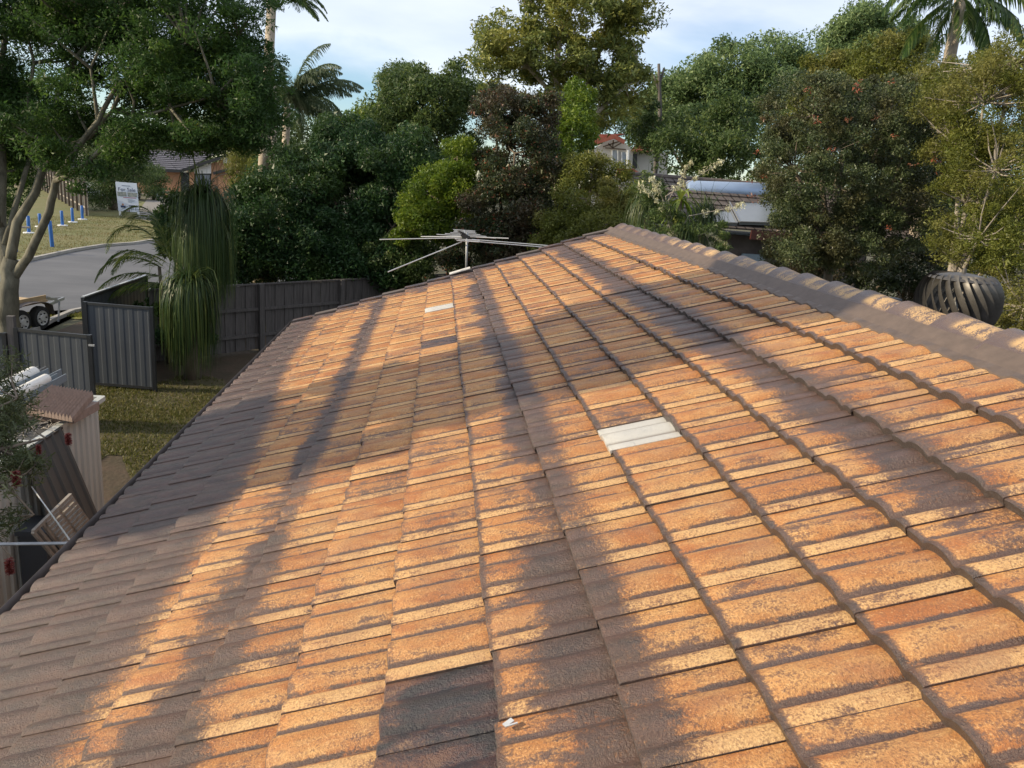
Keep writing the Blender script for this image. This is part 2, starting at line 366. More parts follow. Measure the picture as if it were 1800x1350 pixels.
M['palebark'] = mat('pale_lichen_bark', (0.20, 0.185, 0.135), 0.85, scale=3, col2=(0.060, 0.056, 0.038), bump=0.012, bscale=14, stretch=(2, 2, 0.7))
M['gumbark'] = mat('smooth_gum_bark', (0.40, 0.33, 0.25), 0.8, scale=3, var=0.25)
M['tyre'] = mat('tyre_rubber', (0.018, 0.018, 0.018), 0.8, scale=10)
M['rim'] = mat('pale_wheel_rim', (0.62, 0.62, 0.62), 0.4, 0.3, scale=10, var=0.1)
M['glass'] = mat('dark_window_glass', (0.03, 0.04, 0.05), 0.08, scale=2, var=0.3, spec=0.8)
M['curtain'] = mat('grey_curtained_glass', (0.24, 0.27, 0.31), 0.2, scale=2, var=0.2)
M['slate'] = mat('blue_grey_roof_tile', (0.135, 0.13, 0.15), 0.6, scale=3, var=0.25)
M['redtile'] = mat('terracotta_red_tile', (0.34, 0.10, 0.06), 0.75, scale=2, var=0.25)
M['render_wall'] = mat('cream_rendered_wall', (0.44, 0.42, 0.385), 0.85, scale=1.2, var=0.06)
M['orange_brick'] = mat('orange_brick_wall', (0.46, 0.25, 0.14), 0.85, scale=2.5, var=0.1)
M['darkred'] = mat('dark_red_fascia', (0.065, 0.016, 0.012), 0.5, scale=4, var=0.2)
M['tank'] = mat('satin_grey_tank', (0.30, 0.39, 0.54), 0.38, 0.35, scale=3, var=0.05)
M['collector'] = mat('solar_collector_glass', (0.13, 0.15, 0.165), 0.16, scale=1, var=0.1, spec=0.9)
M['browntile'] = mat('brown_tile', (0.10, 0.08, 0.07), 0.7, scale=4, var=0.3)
M['bluewall'] = mat('pale_blue_sheet', (0.30, 0.38, 0.44), 0.6, scale=2, var=0.08)

# ------------------------------------------------------------------ ground
def terrain_mat():
    m = mat('yard_ground', (0.075, 0.085, 0.022), 0.95, scale=1.1, col2=(0.15, 0.125, 0.05), bump=0.02, bscale=25, contrast=0.6)
    return m
def poly(name, pts, z, m, kind='structure', parent=None):
    mb = MB(); mb.add([(p[0], p[1], z) for p in pts], [tuple(range(len(pts)))])
    o = mb.build(name, m, parent); o['kind'] = kind
    if o.data.polygons[0].normal.z < 0: o.data.flip_normals()
    return o
M['dirt'] = mat('bare_yard_soil', (0.085, 0.055, 0.035), 0.95, scale=1.5, col2=(0.05, 0.04, 0.02), bump=0.03, bscale=12)
M['grass'] = mat('thin_yard_grass', (0.055, 0.052, 0.018), 0.95, scale=1.3, col2=(0.10, 0.078, 0.035), bump=0.02, bscale=30, contrast=0.55)
M['verge'] = mat('dry_verge_grass', (0.10, 0.125, 0.032), 0.95, scale=0.35, col2=(0.18, 0.15, 0.06), bump=0.02, bscale=8, contrast=0.7)
M['verge2'] = mat('bright_verge_grass', (0.15, 0.17, 0.03), 0.95, scale=1.8, col2=(0.24, 0.22, 0.05), bump=0.03, bscale=20, contrast=0.6)
M['soilg'] = mat('ground_soil', (0.085, 0.075, 0.045), 0.95, scale=0.3, col2=(0.10, 0.10, 0.05))
g = MB(); g.add([(-900, -60, -0.02), (900, -60, -0.02), (900, 1200, -0.02), (-900, 1200, -0.02)], [(0, 1, 2, 3)])
g.build('ground', M['soilg']).__setitem__('kind', 'structure')
def G(px, py): p = atz(px, py, 0); return (p.x, p.y)
poly('yard_soil', [(-9.5, 4), (0.5, 4), (2, 21.6), (-9.5, 21.6)], -0.010, M['dirt'])
# irregular lawn
lp = [G(*q) for q in ((395, 668), (330, 656), (270, 676), (165, 676), (60, 690), (-60, 720), (-80, 1000), (60, 900), (150, 830), (188, 800), (214, 800), (232, 850), (215, 900), (300, 880), (420, 730))]
poly('yard_lawn', lp, -0.004, M['grass'])
# far side verge, road, near verge
poly('verge_lawn', [G(-40, 470), G(30, 462), G(75, 452), G(130, 440), G(180, 432), G(235, 428), G(300, 418), G(330, 372), G(240, 352), (-30, 70), (-55, 128), (-110, 128), (-70, 60)], 0.004, M['verge'])
poly('road', [G(-60, 600), G(-40, 474), G(30, 465), G(75, 455), G(130, 443), G(180, 435), G(235, 430), G(300, 420), (-10, 60), (-2, 40), (-2, 30), G(320, 505), G(160, 542), G(128, 548), G(88, 565), G(40, 590), G(0, 620)], 0.0, M['asphalt'])
poly('driveway', [G(235, 384), G(262, 345), G(230, 338), (-45, 95), (-30, 100), (-22, 80), (-14, 58), G(300, 419), G(290, 392)], 0.010, M['drive'])
poly('near_verge_lawn', [G(40, 600), G(88, 566), G(128, 549), G(160, 543), G(320, 506), (-3.0, 21.8), (-12, 21.8)], 0.004, M['verge2'])
kb = MB()
kp = [Vector((*G(*q), 0.05)) for q in ((-40, 471), (30, 463), (75, 453), (130, 441), (180, 433), (235, 429), (300, 419))]
for a, b in zip(kp[:-1], kp[1:]): kb.beam(a, b, 0.16, 0.12)
kb.build('far_kerb', M['concrete']).__setitem__('kind', 'structure')
kb = MB()
kp = [Vector((*G(*q), 0.05)) for q in ((0, 622), (40, 596), (88, 567), (128, 550), (160, 544), (320, 507))]
for a, b in zip(kp[:-1], kp[1:]): kb.beam(a, b, 0.14, 0.11)
kb.build('near_kerb', M['concrete']).__setitem__('kind', 'structure')
# grass blades as real geometry on the lawns
def blades(name, poly_pts, n, h, z, m, label_kind='stuff'):
    P = np.array(poly_pts); lo = P.min(0); hi = P.max(0); pts = rng.uniform(lo, hi, (n*4, 2))
    x, y = pts[:, 0], pts[:, 1]; inside = np.zeros(len(pts), bool); j = len(P)-1
    for i in range(len(P)):
        c = ((P[i, 1] > y) != (P[j, 1] > y)) & (x < (P[j, 0]-P[i, 0])*(y-P[i, 1])/(P[j, 1]-P[i, 1]+1e-12)+P[i, 0]); inside ^= c; j = i
    pts = pts[inside][:n]
    keep = np.array([mnoise.noise(Vector((p[0]*0.9, p[1]*0.9, 3))) > -0.75+1.15*random.random() for p in pts]); pts = pts[keep]; k = len(pts)
    a = rng.uniform(0, 6.28, k); hh = h*rng.uniform(0.5, 1.3, k); wd = 0.006+0.10*hh
    dx, dy = np.cos(a)*wd, np.sin(a)*wd; lx = rng.normal(0, .5, k)*hh; ly = rng.normal(0, .5, k)*hh
    V = np.stack([np.stack([pts[:, 0]-dx, pts[:, 1]-dy, np.full(k, z)], 1), np.stack([pts[:, 0]+dx, pts[:, 1]+dy, np.full(k, z)], 1), np.stack([pts[:, 0]+lx, pts[:, 1]+ly, z+hh], 1)], 1).reshape(-1, 3)
    np_mesh(name, V, np.arange(3*k).reshape(-1, 3), m, kind='stuff', tint=np.repeat(rng.random(k), 3))
M['blade'] = leaf_mat('grass_blade', (0.07, 0.085, 0.015), (0.12, 0.125, 0.03), (0.21, 0.18, 0.07), trans=0.4)
M['bladeb'] = leaf_mat('bright_grass_blade', (0.12, 0.15, 0.02), (0.19, 0.20, 0.04), (0.30, 0.25, 0.08), trans=0.4)
M['bladed'] = leaf_mat('dry_grass_blade', (0.10, 0.12, 0.03), (0.16, 0.155, 0.05), (0.24, 0.19, 0.08), trans=0.4, patch=(0.20, 0.15, 0.07), pscale=0.3)
blades('yard_grass', lp, 42000, 0.045, -0.004, M['blade'])
blades('kerbside_grass', [G(40, 600), G(88, 567), G(128, 551), G(160, 545), (-3.5, 22), (-12, 22)], 14000, 0.07, 0.0, M['bladeb'])
blades('verge_grass', [G(-40, 468), G(30, 460), G(130, 438), G(235, 426), G(300, 416), G(240, 380), G(155, 380), G(70, 380), G(-40, 420)], 16000, 0.08, 0.0, M['bladed'])

# ------------------------------------------------------------------ the tiled house
house = empty('tiled_house', (0, 5, 0), 'low house whose worn orange and brown tiled roof fills the foreground', 'house')
PROF = [(0.0, -0.004, 0), (0.0, 0.0098, 1), (0.006, 0.0135, 0), (0.028, 0.0180, 0), (0.052, 0.0140, 0), (0.066, 0.006, 0), (0.078, 0.0015, 0), (0.090, 0.006, 0), (0.104, 0.0155, 0),
        (0.125, 0.0225, 0), (0.150, 0.0250, 0), (0.176, 0.0225, 0), (0.200, 0.0140, 0), (0.214, 0.0045, 0), (0.222, 0.0015, 0), (0.232, 0.0035, 0), (0.252, 0.0070, 0), (0.276, 0.0080, 0), (0.3010, 0.0060, 0)]
def tile_arrays(topcut=0.405):
    """local frame: x up the slope from the nose, y across, z normal"""
    V = []; UV = []; F = []
    xs = [(0.0, -0.038, 0.0), (0.0, -0.0035, 0.01), (0.006, 0.0, 0.03), (0.10, 0.0, 0.25), (topcut, 0.0, topcut/GA)]
    np_ = len(PROF)
    for x, dz, uu in xs:
        for (y, h, _) in PROF:
            z = 0.030*(1-x/GA) + h + dz
            V.append((x, y, z)); UV.append((y/WT, uu))
    for i in range(len(xs)-1):
        for k in range(np_-1):
            a = i*np_+k; F.append((a, a+np_, a+np_+1, a+1))
    return V, F, UV
def tile_mesh(name, topcut=0.405):
    V, F, UV = tile_arrays(topcut)
    me = bpy.data.meshes.new(name); me.from_pydata(V, [], F); me.update()
    uvl = me.uv_layers.new(name='UVMap')
    for lp_ in me.loops: uvl.data[lp_.index].uv = UV[lp_.vertex_index]
    me.polygons.foreach_set('use_smooth', [True]*len(me.polygons))
    try: me.set_sharp_from_angle(angle=R(48))
    except Exception: pass
    me.update()
    if me.polygons[len(me.polygons)//2].normal.z < 0: me.flip_normals()
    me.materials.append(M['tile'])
    return me
TM = tile_mesh('roof_tile'); TMC = tile_mesh('roof_tile_cut', 0.29)
RB = Matrix((U, YA, NRM)).transposed()         # local -> world (x up slope, y along ridge, z normal)
cells = []
for n in range(-1, 13):
    for j in range(-6, 30):
        c = roofp(n+0.5, Y0+(j+0.5)*WT)
        d = (c-CAM); dist = d.length; q = fwd.dot(d)
        vis = q > 0.2
        if vis:
            px = 900+FPX*right.dot(d)/q; py = 675-FPX*up.dot(d)/q
            vis = -140 < px < 1940 and py < 1480
        fac = abs(d.normalized().dot(NRM))/(dist*dist)
        cells.append((fac if vis else fac*1e-6, n, j, vis))
cells.sort(reverse=True)
special = {(5, 0): 'tile_dark', (5, -1): 'tile_dark', (8, 5): 'tile_white', (5, 22): 'tile_white', (5, 16): 'tile_dark'}
allv = []; allf = []; alluv = []; alltint = []
mv = np.array([v for v in tile_arrays()[0]]); mf = np.array(tile_arrays()[1]); muv = np.array(tile_arrays()[2])
cnt = 0; rowrand = {}
for fac, n, j, vis in cells:
    cut = (n == 12)
    jx = random.gauss(0, 0.0035)+0.004*math.sin(n*2.1)+0.003*math.sin(j*0.35+n); jy = random.gauss(0, 0.0010); jz = random.gauss(0, 0.0009); rz = random.gauss(0, 0.006); rx = random.gauss(0, 0.004)
    p = roofp(n, Y0+j*WT) + U*jx + YA*jy + NRM*jz
    if (cnt < 294 and vis) or (n, j) in special:
        o = bpy.data.objects.new('roof_tile', TMC if cut else TM); COL.objects.link(o); o.parent = house
        Rm = RB @ Matrix.Rotation(rz, 3, 'Z') @ Matrix.Rotation(rx, 3, 'X')
        o.matrix_local = Matrix.Translation(p-Vector((0, 5, 0))) @ Rm.to_4x4()
        if (n, j) in special:
            o.material_slots[0].link = 'OBJECT'; o.material_slots[0].material = M[special[(n, j)]]
            o['label'] = 'whitened tile among orange ones' if 'white' in special[(n, j)] else 'dark brown tile that kept its coat'
        cnt += 1
    else:
        v = mv.copy()
        if cut: v[:, 0] = np.minimum(v[:, 0], 0.29)
        wv = np.array(p) + v[:, :1]*np.array(U) + v[:, 1:2]*np.array(YA) + v[:, 2:3]*np.array(NRM)
        base = sum(len(a) for a in allv); allv.append(wv); allf.append(mf+base); alluv.append(muv); alltint.append(np.full(len(wv), random.random()))
def joined_tiles(name, V, F, UVs, T, parent, m):
    o = np_mesh(name, np.concatenate(V), np.concatenate(F), m, parent, kind='stuff', tint=np.concatenate(T))
    me = o.data; uvl = me.uv_layers.new(name='UVMap'); uvs = np.concatenate(UVs)
    li = np.zeros(len(me.loops), dtype=np.int32); me.loops.foreach_get('vertex_index', li)
    uvl.data.foreach_set('uv', uvs[li].astype(np.float32).ravel())
    me.polygons.foreach_set('use_smooth', np.ones(len(me.polygons), bool))
    try: me.set_sharp_from_angle(angle=R(48))
    except Exception: pass
    if me.polygons[len(mf)//2].normal.z < 0: me.flip_normals()
    return o
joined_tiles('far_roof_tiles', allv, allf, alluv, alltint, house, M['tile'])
# back slope of the roof, beyond the ridge
RX, RZ = 2.585, (PB+U*13.75*GA).z     # ridge line of the tile planes
U2 = Vector((CT, 0, -ST)); N2 = Vector((ST, 0, CT))
bv = []; bf = []; bu = []; bt = []
for n in range(0, 13):
    for j in range(-2, 30):
        # nose is lower end, at distance down the slope
        p = Vector((RX, Y0+j*WT+WT, RZ)) + U2*((n+1)*GA+0.16) - N2*0.0
        v = mv.copy(); v[:, 0] = np.minimum(v[:, 0], 0.40)
        wv = np.array(p) - v[:, :1]*np.array(U2) - v[:, 1:2]*np.array(YA) + v[:, 2:3]*np.array(N2)
        base = sum(len(a) for a in bv); bv.append(wv); bf.append(mf+base); bu.append(muv); bt.append(np.full(len(wv), random.random()))
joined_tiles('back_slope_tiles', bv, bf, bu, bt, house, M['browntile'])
# sarking board below the tiles so nothing shows through gaps
mb = MB(); a = roofp(-1.05, 0.0, -0.030); b_ = roofp(-1.05, 10.75, -0.030); c = Vector((RX, 10.75, RZ-0.04)); d = Vector((RX, 0.0, RZ-0.04))
mb.add([a, b_, c, d], [(0, 1, 2, 3)]); e = Vector((RX, 0, RZ-0.04))+U2*4.6; f_ = Vector((RX, 10.75, RZ-0.04))+U2*4.6
mb.add([d, c, f_, e], [(0, 1, 2, 3)]); mb.build('roof_underlay', M['black'], house)
# bedding under the ridge caps: follows the tile tops, ragged lower edge
mb = MB(); ny = 280; ya = -0.3; yb = 10.85
def prof_h(y):
    t = ((y-Y0) % WT)
    for (y0_, h0, _), (y1_, h1, _) in zip(PROF[:-1], PROF[1:]):
        if y0_ <= t <= y1_ and y1_ > y0_: return h0+(h1-h0)*(t-y0_)/(y1_-y0_)
    return 0.01
rows_ = []
for i in range(ny+1):
    y = ya+(yb-ya)*i/ny; t = (y-Y0)/WT
    low = 12.80 + 0.05*mnoise.noise(Vector((y*2.5, 0, 0))) + 0.02*mnoise.noise(Vector((y*11, 3, 0)))
    hp = prof_h(y)
    frac = 1-(low-12)   # tile local height falls towards the top
    hz = 0.030*(1-(low-12)) + hp
    p0 = roofp(low, y, hz-0.012); p1 = roofp(low+0.03, y, hz+0.009); p2 = roofp(12.98, y, 0.030+0.006*mnoise.noise(Vector((y*4, 7, 0)))); p3 = roofp(13.25, y, 0.060)
    rows_.append((p0, p1, p2, p3))
for i in range(ny):
    A = rows_[i]; B = rows_[i+1]
    for k in range(3): mb.add([A[k], A[k+1], B[k+1], B[k]], [(0, 3, 2, 1)])
mb.build('ridge_bedding', M['mortar'], house, smooth=True)
# ridge caps
def cap_mesh(name):
    me = bpy.data.meshes.new(name); V = []; F = []; UVs = []
    prof = [(-0.165, -0.085), (-0.155, -0.066), (-0.110, -0.026), (-0.066, 0.008), (-0.030, 0.027), (0.0, 0.032), (0.030, 0.027), (0.066, 0.008), (0.110, -0.026), (0.155, -0.066), (0.165, -0.085)]
    # s along the ridge; far end of a cap rides up over the next
    secs = [(0.0, -0.004, 0.96), (0.20, 0.002, 1.0), (0.404, 0.016, 1.07), (0.412, 0.012, 1.06), (0.412, -0.014, 1.0)]
    for s_, dz, k in secs:
        for x, z in prof: V.append((x*k, s_, z*k+dz)); UVs.append((0.5+0.5*(1-abs(x)/0.15), s_/0.43))
    m_ = len(prof)
    for i in range(len(secs)-1):
        for k in range(m_-1): a = i*m_+k; F.append((a, a+1, a+m_+1, a+m_))
    me.from_pydata(V, [], F); me.update()
    uvl = me.uv_layers.new(name='UVMap')
    for l_ in me.loops:
        x = V[l_.vertex_index][0]; uvl.data[l_.index].uv = (min(1, max(0, (x+0.15)/0.15)) if x < 0 else 0.9, UVs[l_.vertex_index][1])
    me.polygons.foreach_set('use_smooth', [True]*len(F))
    try: me.set_sharp_from_angle(angle=R(50))
    except Exception: pass
    if me.polygons[4].normal.z < 0: me.flip_normals()
    me.materials.append(M['cap']); return me
CM = cap_mesh('ridge_cap')
capx, capz = roofp(13.52, 0).x+0.035, roofp(13.52, 0).z+0.045
for i in range(28):
    y = 3.14-0.397*7+0.397*i
    if y > 10.62: break
    o = bpy.data.objects.new('ridge_cap', CM); COL.objects.link(o); o.parent = house
    o.location = (capx+random.gauss(0, 0.003), y-0.02-5, capz+random.gauss(0, 0.002)); o.rotation_euler = (random.gauss(0, 0.005), random.gauss(0, 0.015), random.gauss(0, 0.006))
# verge: dark barge tiles stepping up the far gable edge, each a piece
for n in range(-1, 13):
    mb = MB(); p = roofp(n-0.02, 10.775, 0.052); q = roofp(n+1.06, 10.775, 0.028)
    mb.beam(p, q, 0.16, 0.022, NRM); mb.beam(roofp(n-0.02, 10.85, 0.0), roofp(n+1.06, 10.85, -0.02), 0.02, 0.12, NRM)
    mb.build('verge_tile', M['tile_dark'] if n % 3 else M['browntile'], house)
# gutter and fascia on the eave, walls below
mb = MB(); gx = roofp(-1.0, 0).x; gz = roofp(-1.0, 0).z
prof = [(0.03, -0.035), (0.02, -0.10), (-0.04, -0.115), (-0.076, -0.10), (-0.080, -0.02), (-0.090, -0.004), (-0.080, 0.006), (-0.070, -0.008), (-0.066, -0.09), (0.01, -0.09)]
ys = [-0.5, 10.86]; n0 = 0
for y in ys:
    for x, z in prof: mb.v.append((gx+x+0.02, y, gz+z+0.028))
for k in range(len(prof)-1): mb.f.append((k, k+1, k+1+len(prof), k+len(prof)))
mb.build('gutter', M['gutter'], house, smooth='auto')
mb = MB(); mb.box((gx+0.065, 5.2, gz-0.12), (0.03, 11.2, 0.2)); mb.build('fascia', M['gutter'], house)
mb = MB(); mb.box((3.0, 5.3, 1.08), (6.6+1.4, 9.9, 2.15)); mb.build('wall', M['brickwall'], house)
mb = MB(); mb.add([(gx+0.2, 10.5, 2.16), (6.9, 10.5, 2.16), (RX, 10.5, RZ-0.08)], [(0, 1, 2)]); mb.build('gable', M['brickwall'], house)
mb = MB(); cpt = roofp(6.10, 1.66, 0.052); mb.box(cpt, (0.028, 0.016, 0.003), RB @ Matrix.Rotation(0.5, 3, 'Z')); mb.box(cpt+Vector((0.008, -0.012, 0.004)), (0.03, 0.005, 0.003), RB)
mb.build('tile_clip', M['alu'], house)
# flashing patch at the mast foot
mb = MB(); pf = roofp(6.45, 10.72, 0.075); mb.box(pf, (0.30, 0.17, 0.012), RB); mb.box(pf+NRM*0.008+Vector((0, -0.02, 0)), (0.2, 0.07, 0.006), RB)
mb.build('flashing', M['flash'], house)

# ------------------------------------------------------------------ TV antenna
YM = 10.93
ant = empty('tv_antenna', at(819, 484, YM), 'silver rooftop television antenna with long horizontal rods at the far gable edge', 'antenna')
mb = MB(); mb.tube([at(819, 500, YM), at(821, 408, YM)], 0.016, 8); mb.build('mast', M['galv'], ant, smooth=True)
mb = MB(); b0 = at(818, 434, YM-0.55); b1 = at(817, 398, YM+1.05)
bm_ = at(820, 419, YM); bd = Vector((0.0, 1, 0.02)).normalized()
B0 = bm_-bd*0.55; B1 = bm_+bd*1.15
mb.tube([B0, B1], 0.011, 6); mb.build('boom', M['galv'], ant)
def rod(s, half, dz=0, tilt=0.0, sweep=0.0):
    c_ = bm_+bd*s+Vector((0, 0, dz)); mb = MB()
    mb.tube([c_+Vector((-half, sweep, -tilt*half)), c_, c_+Vector((half, sweep, tilt*half))], 0.0062, 5); mb.build('element', M['alu'], ant)
for s_, h_ in ((-0.5, 0.15), (-0.3, 0.17), (0.15, 0.42), (0.35, 0.30), (0.55, 0.22), (0.75, 0.17), (0.92, 0.16), (1.1, 0.17)): rod(s_, h_, 0.012)
for (xa, ya_, xb, yb_, dy) in ((667, 421, 812, 418, 0), (740, 416, 815, 416, .1), (818, 416, 894, 419, .1), (818, 420, 966, 432, -.0), (818, 423, 962, 435, -.12), (682, 478, 812, 425, -0.35)):
    mb = MB(); mb.tube([at(xa, ya_, YM+dy*2), at(xb, yb_, YM)], 0.0075, 6); mb.build('element', M['alu'], ant)
mb = MB(); mb.box(bm_+Vector((-0.02, 0, 0.03)), (0.12, 0.16, 0.06), Matrix.Rotation(0.5, 3, 'Y')); mb.beam(bm_+Vector((-0.12, -0.1, 0.10)), bm_+Vector((0.06, 0.0, 0.0)), 0.05, 0.02)
mb.build('junction_box', M['black'], ant)

# ------------------------------------------------------------------ whirlybird and vent on the back slope
wd = 3.80; dwb = ray(1682, 588).normalized(); wc = at(1683, 530, 3.95)
scale_wb = (wc-CAM).dot(fwd)/FPX
rad = 70*scale_wb; hh = 48*scale_wb
wb = empty('roof_ventilator', (wc.x, wc.y, wc.z-hh*1.3), 'grey metal spinning turbine roof vent just behind the ridge at right', 'roof vent')
nv = 26
for k in range(nv):
    mb = MB(); pts = []
    a0 = 2*math.pi*k/nv
    for i in range(11):
        t = i/10; ph = -0.93+t*1.93        # polar angle
        r_ = rad*math.cos(ph)**0.62; z = hh*math.sin(ph)/math.sin(1.0)
        a = a0-0.38*math.sin(ph*1.2)
        for da, dr in ((0.0, 0.84), (0.10, 0.94), (0.205, 1.0)):
            pts.append(Vector((wc.x+r_*dr*math.cos(a+da), wc.y+r_*dr*math.sin(a+da), wc.z+z)))
    F = []
    for i in range(10):
        for q in range(2):
            a_ = i*3+q; F.append((a_, a_+1, a_+4, a_+3))
    mb.add(pts, F); o = mb.build('vane', M['vent'], wb, smooth=True)
mb = MB(); mb.lathe(wc+Vector((0, 0, hh*0.80)), [(rad*0.80, 0), (rad*0.76, hh*0.07), (rad*0.35, hh*0.20), (rad*0.05, hh*0.26), (rad*0.05, hh*0.40)], 28); mb.build('cap', M['vent'], wb, smooth='auto')
mb = MB(); mb.lathe(wc+Vector((0, 0, -hh*1.02)), [(rad*0.78, -0.02), (rad*0.80, 0.0), (rad*0.78, 0.03)], 28); mb.build('lower_ring', M['steelpost'], wb, smooth='auto')
mb = MB(); mb.lathe(wc+Vector((0, 0, -hh*1.0)), [(rad*0.70, -0.30), (rad*0.70, 0.0)], 24); mb.build('throat', M['steelgrey'], wb, smooth='auto')
mb = MB(); mb.lathe(wc+Vector((0, 0, -hh)), [(0.012, 0), (0.012, hh*1.9)], 8); mb.build('spindle', M['galv'], wb)
vt = empty('vent_cowl', at(1568, 555, 4.6), 'small dark grey box shaped vent pipe cowl left of the turbine vent', 'vent')
mb = MB(); c_ = at(1568, 536, 4.6); mb.box(c_, (0.09, 0.09, 0.09), taper=0.8); mb.build('cowl', M['steelgrey'], vt)
mb = MB(); mb.lathe(c_-Vector((0, 0, 0.2)), [(0.035, -0.15), (0.035, 0.17)], 12); mb.build('pipe', M['steelgrey'], vt, smooth='auto')


# ------------------------------------------------------------------ yard: sheet steel gate leaf, fence panels
def ribbed(p, q, h, pitch=0.19, depth=0.006):
    """profiled sheet between ground points p and q, height h; returns MB"""
    p = Vector(p); q = Vector(q); L_ = (q-p).length; ux = (q-p).normalized(); prof = []; t = 0
    while t < L_:
        for dt, d in ((0, 0), (pitch*0.30, 0), (pitch*0.42, depth), (pitch*0.80, depth), (pitch*0.92, 0)):
            if t+dt <= L_: prof.append((t+dt, d))
        t += pitch
    prof.append((L_, 0)); mb = MB(); mb.sheet(p, ux, Vector((0, 0, 1)), prof, h); return mb
def steel_panel(name, label, cat, p, q, z0, h, posts=(1, 1), mt='steelgrey', group=None, rail=0.05):
    p = Vector(p); q = Vector(q); root = empty(name, (p.x, p.y, 0), label, cat, group)
    a = Vector((p.x, p.y, z0)); b = Vector((q.x, q.y, z0))
    ribbed(a, b, h).build('sheet', M[mt], root)
    for z in (z0+h-0.01, z0+0.01):
        mb = MB(); mb.beam(Vector((p.x, p.y, z)), Vector((q.x, q.y, z)), 0.045, rail); mb.build('rail', M['steelpost'], root)
    for k, e in enumerate((p, q)):
        if posts[k]:
            mb = MB(); mb.box((e.x, e.y, (z0+h+0.02)/2), (0.065, 0.065, z0+h+0.02)); mb.build('post', M['steelpost'], root)
    return root
YG = 15.4
gl = at(150, 537, YG); gr_ = at(266, 543, YG-0.1); zt = 1.66
g_ = steel_panel('gate_leaf', 'tall charcoal ribbed steel gate leaf standing open at the lawn edge', 'gate', (gl.x, YG, 0), (gr_.x+0.02, YG-0.15, 0), 0.06, 1.62)
pl = at(30, 584, 13.0); pr = at(160, 596, 12.8)
g2 = steel_panel('steel_fence_panel', 'low looking charcoal ribbed steel fence panel right behind the shed roof', 'fence panel', (pl.x, 12.98, 0), (pr.x, 12.75, 0), 0.04, 1.60)
mb = MB(); lt = at(161, 607, 12.7); mb.box(lt, (0.09, 0.02, 0.03)); mb.build('latch', M['alu'], g2)
pl2 = at(9, 600, 13.0)
steel_panel('steel_fence_panel', 'charcoal steel fence panel cut by the left edge beside the grey post', 'fence panel', (pl2.x-1.9, 13.1, 0), (pl2.x, 13.0, 0), 0.04, 1.50)
gp = at(20, 590, 13.0)
mb = MB(); mb.box((gp.x, 13.03, 0.92), (0.11, 0.09, 1.84)); tag(mb.build('fence_post', M['timber_grey'], None), 'grey weathered post between the two steel fence panels at left', 'post')
fa = atz(146, 523, 1.72); fb = atz(222, 497, 1.72)
sf = steel_panel('steel_side_fence', 'dark steel side fence with a bright capping running back behind the gate leaf', 'fence', (fa.x, fa.y, 0), (fb.x, fb.y+1.2, 0), 0.04, 1.66)
mb = MB(); mb.beam(Vector((fa.x, fa.y, 1.735)), Vector((fb.x, fb.y+1.2, 1.735)), 0.06, 0.02); mb.build('capping', M['alu'], sf)
# timber paling fence behind the palms
pf0 = atz(262, 510, 1.65); pf1 = atz(672, 488, 1.65)
fence = empty('paling_fence', (pf0.x, pf0.y, 0), 'dark weathered timber paling fence under the dense green hedge', 'fence')
dirn = Vector((pf1.x-pf0.x, pf1.y-pf0.y, 0)); Lf = dirn.length+4.0; dirn.normalize(); nrm_ = Vector((dirn.y, -dirn.x, 0))
k = 0; t = 0
while t < Lf:
    wdt = 0.145+random.uniform(-0.008, 0.008); hgt = 1.62+random.uniform(-0.03, 0.03); c_ = pf0+dirn*(t+wdt/2)
    c_ = Vector((c_.x, c_.y, 0.03+hgt/2)) + nrm_*(0.011 if k % 2 else -0.011)
    ang = math.atan2(dirn.y, dirn.x)
    mb = MB(); mb.box(c_, (wdt, 0.016, hgt), Matrix.Rotation(ang+random.gauss(0, 0.03), 3, 'Z') @ Matrix.Rotation(random.gauss(0, 0.006), 3, 'Y')); mb.build('paling', M['timber_grey'], fence)
    t += 0.135; k += 1
for z in (0.40, 1.05, 1.66):
    a = Vector((pf0.x, pf0.y, z))+nrm_*0.045; mb = MB(); mb.beam(a, a+dirn*Lf, 0.05, 0.07 if z < 1.6 else 0.035); mb.build('rail', M['timber_grey'], fence)
for px in (418, 590):
    q = atz(px, 500, 1.5); s_ = (Vector((q.x, q.y, 0))-Vector((pf0.x, pf0.y, 0))).dot(dirn); c_ = Vector((pf0.x, pf0.y, 0))+dirn*s_+nrm_*0.10
    mb = MB(); mb.box((c_.x, c_.y, 0.83), (0.12, 0.09, 1.68), Matrix.Rotation(ang, 3, 'Z')); mb.build('post', M['timber_grey'], fence)

# ------------------------------------------------------------------ garden shed with things on and against it
SX = -3.78; SZ = 1.80
shed = empty('garden_shed', (SX-1.3, 6.0, 0), 'low cream ribbed steel garden shed beside the gutter at left', 'shed')
c1 = Vector((SX, 8.85, 0)); c2 = Vector((SX, 2.6, 0))
ribbed(c2, c1, SZ-0.02, 0.13, 0.022).build('wall', M['cream_steel'], shed)
ribbed(c1, Vector((SX-2.7, 8.95, 0)), SZ-0.02, 0.13, 0.022).build('wall', M['cream_steel'], shed)
ribbed(Vector((SX-2.7, 2.6, 0)), c2, SZ-0.02, 0.13, 0.022).build('wall', M['cream_steel'], shed)
mb = MB(); mb.box((SX-1.33, 5.75, SZ-0.03), (2.6, 6.2, 0.02)); mb.build('roof_sheet', M['olive_steel'], shed)
mb = MB(); mb.beam(Vector((SX+0.03, 2.5, SZ)), Vector((SX+0.03, 8.92, SZ)), 0.07, 0.05); mb.build('eave_trim', M['cream_steel'], shed)
mb = MB(); mb.beam(Vector((SX+0.05, 8.92, SZ-0.002)), Vector((SX-2.7, 8.92, SZ-0.002)), 0.06, 0.05); mb.build('eave_trim', M['cream_steel'], shed)
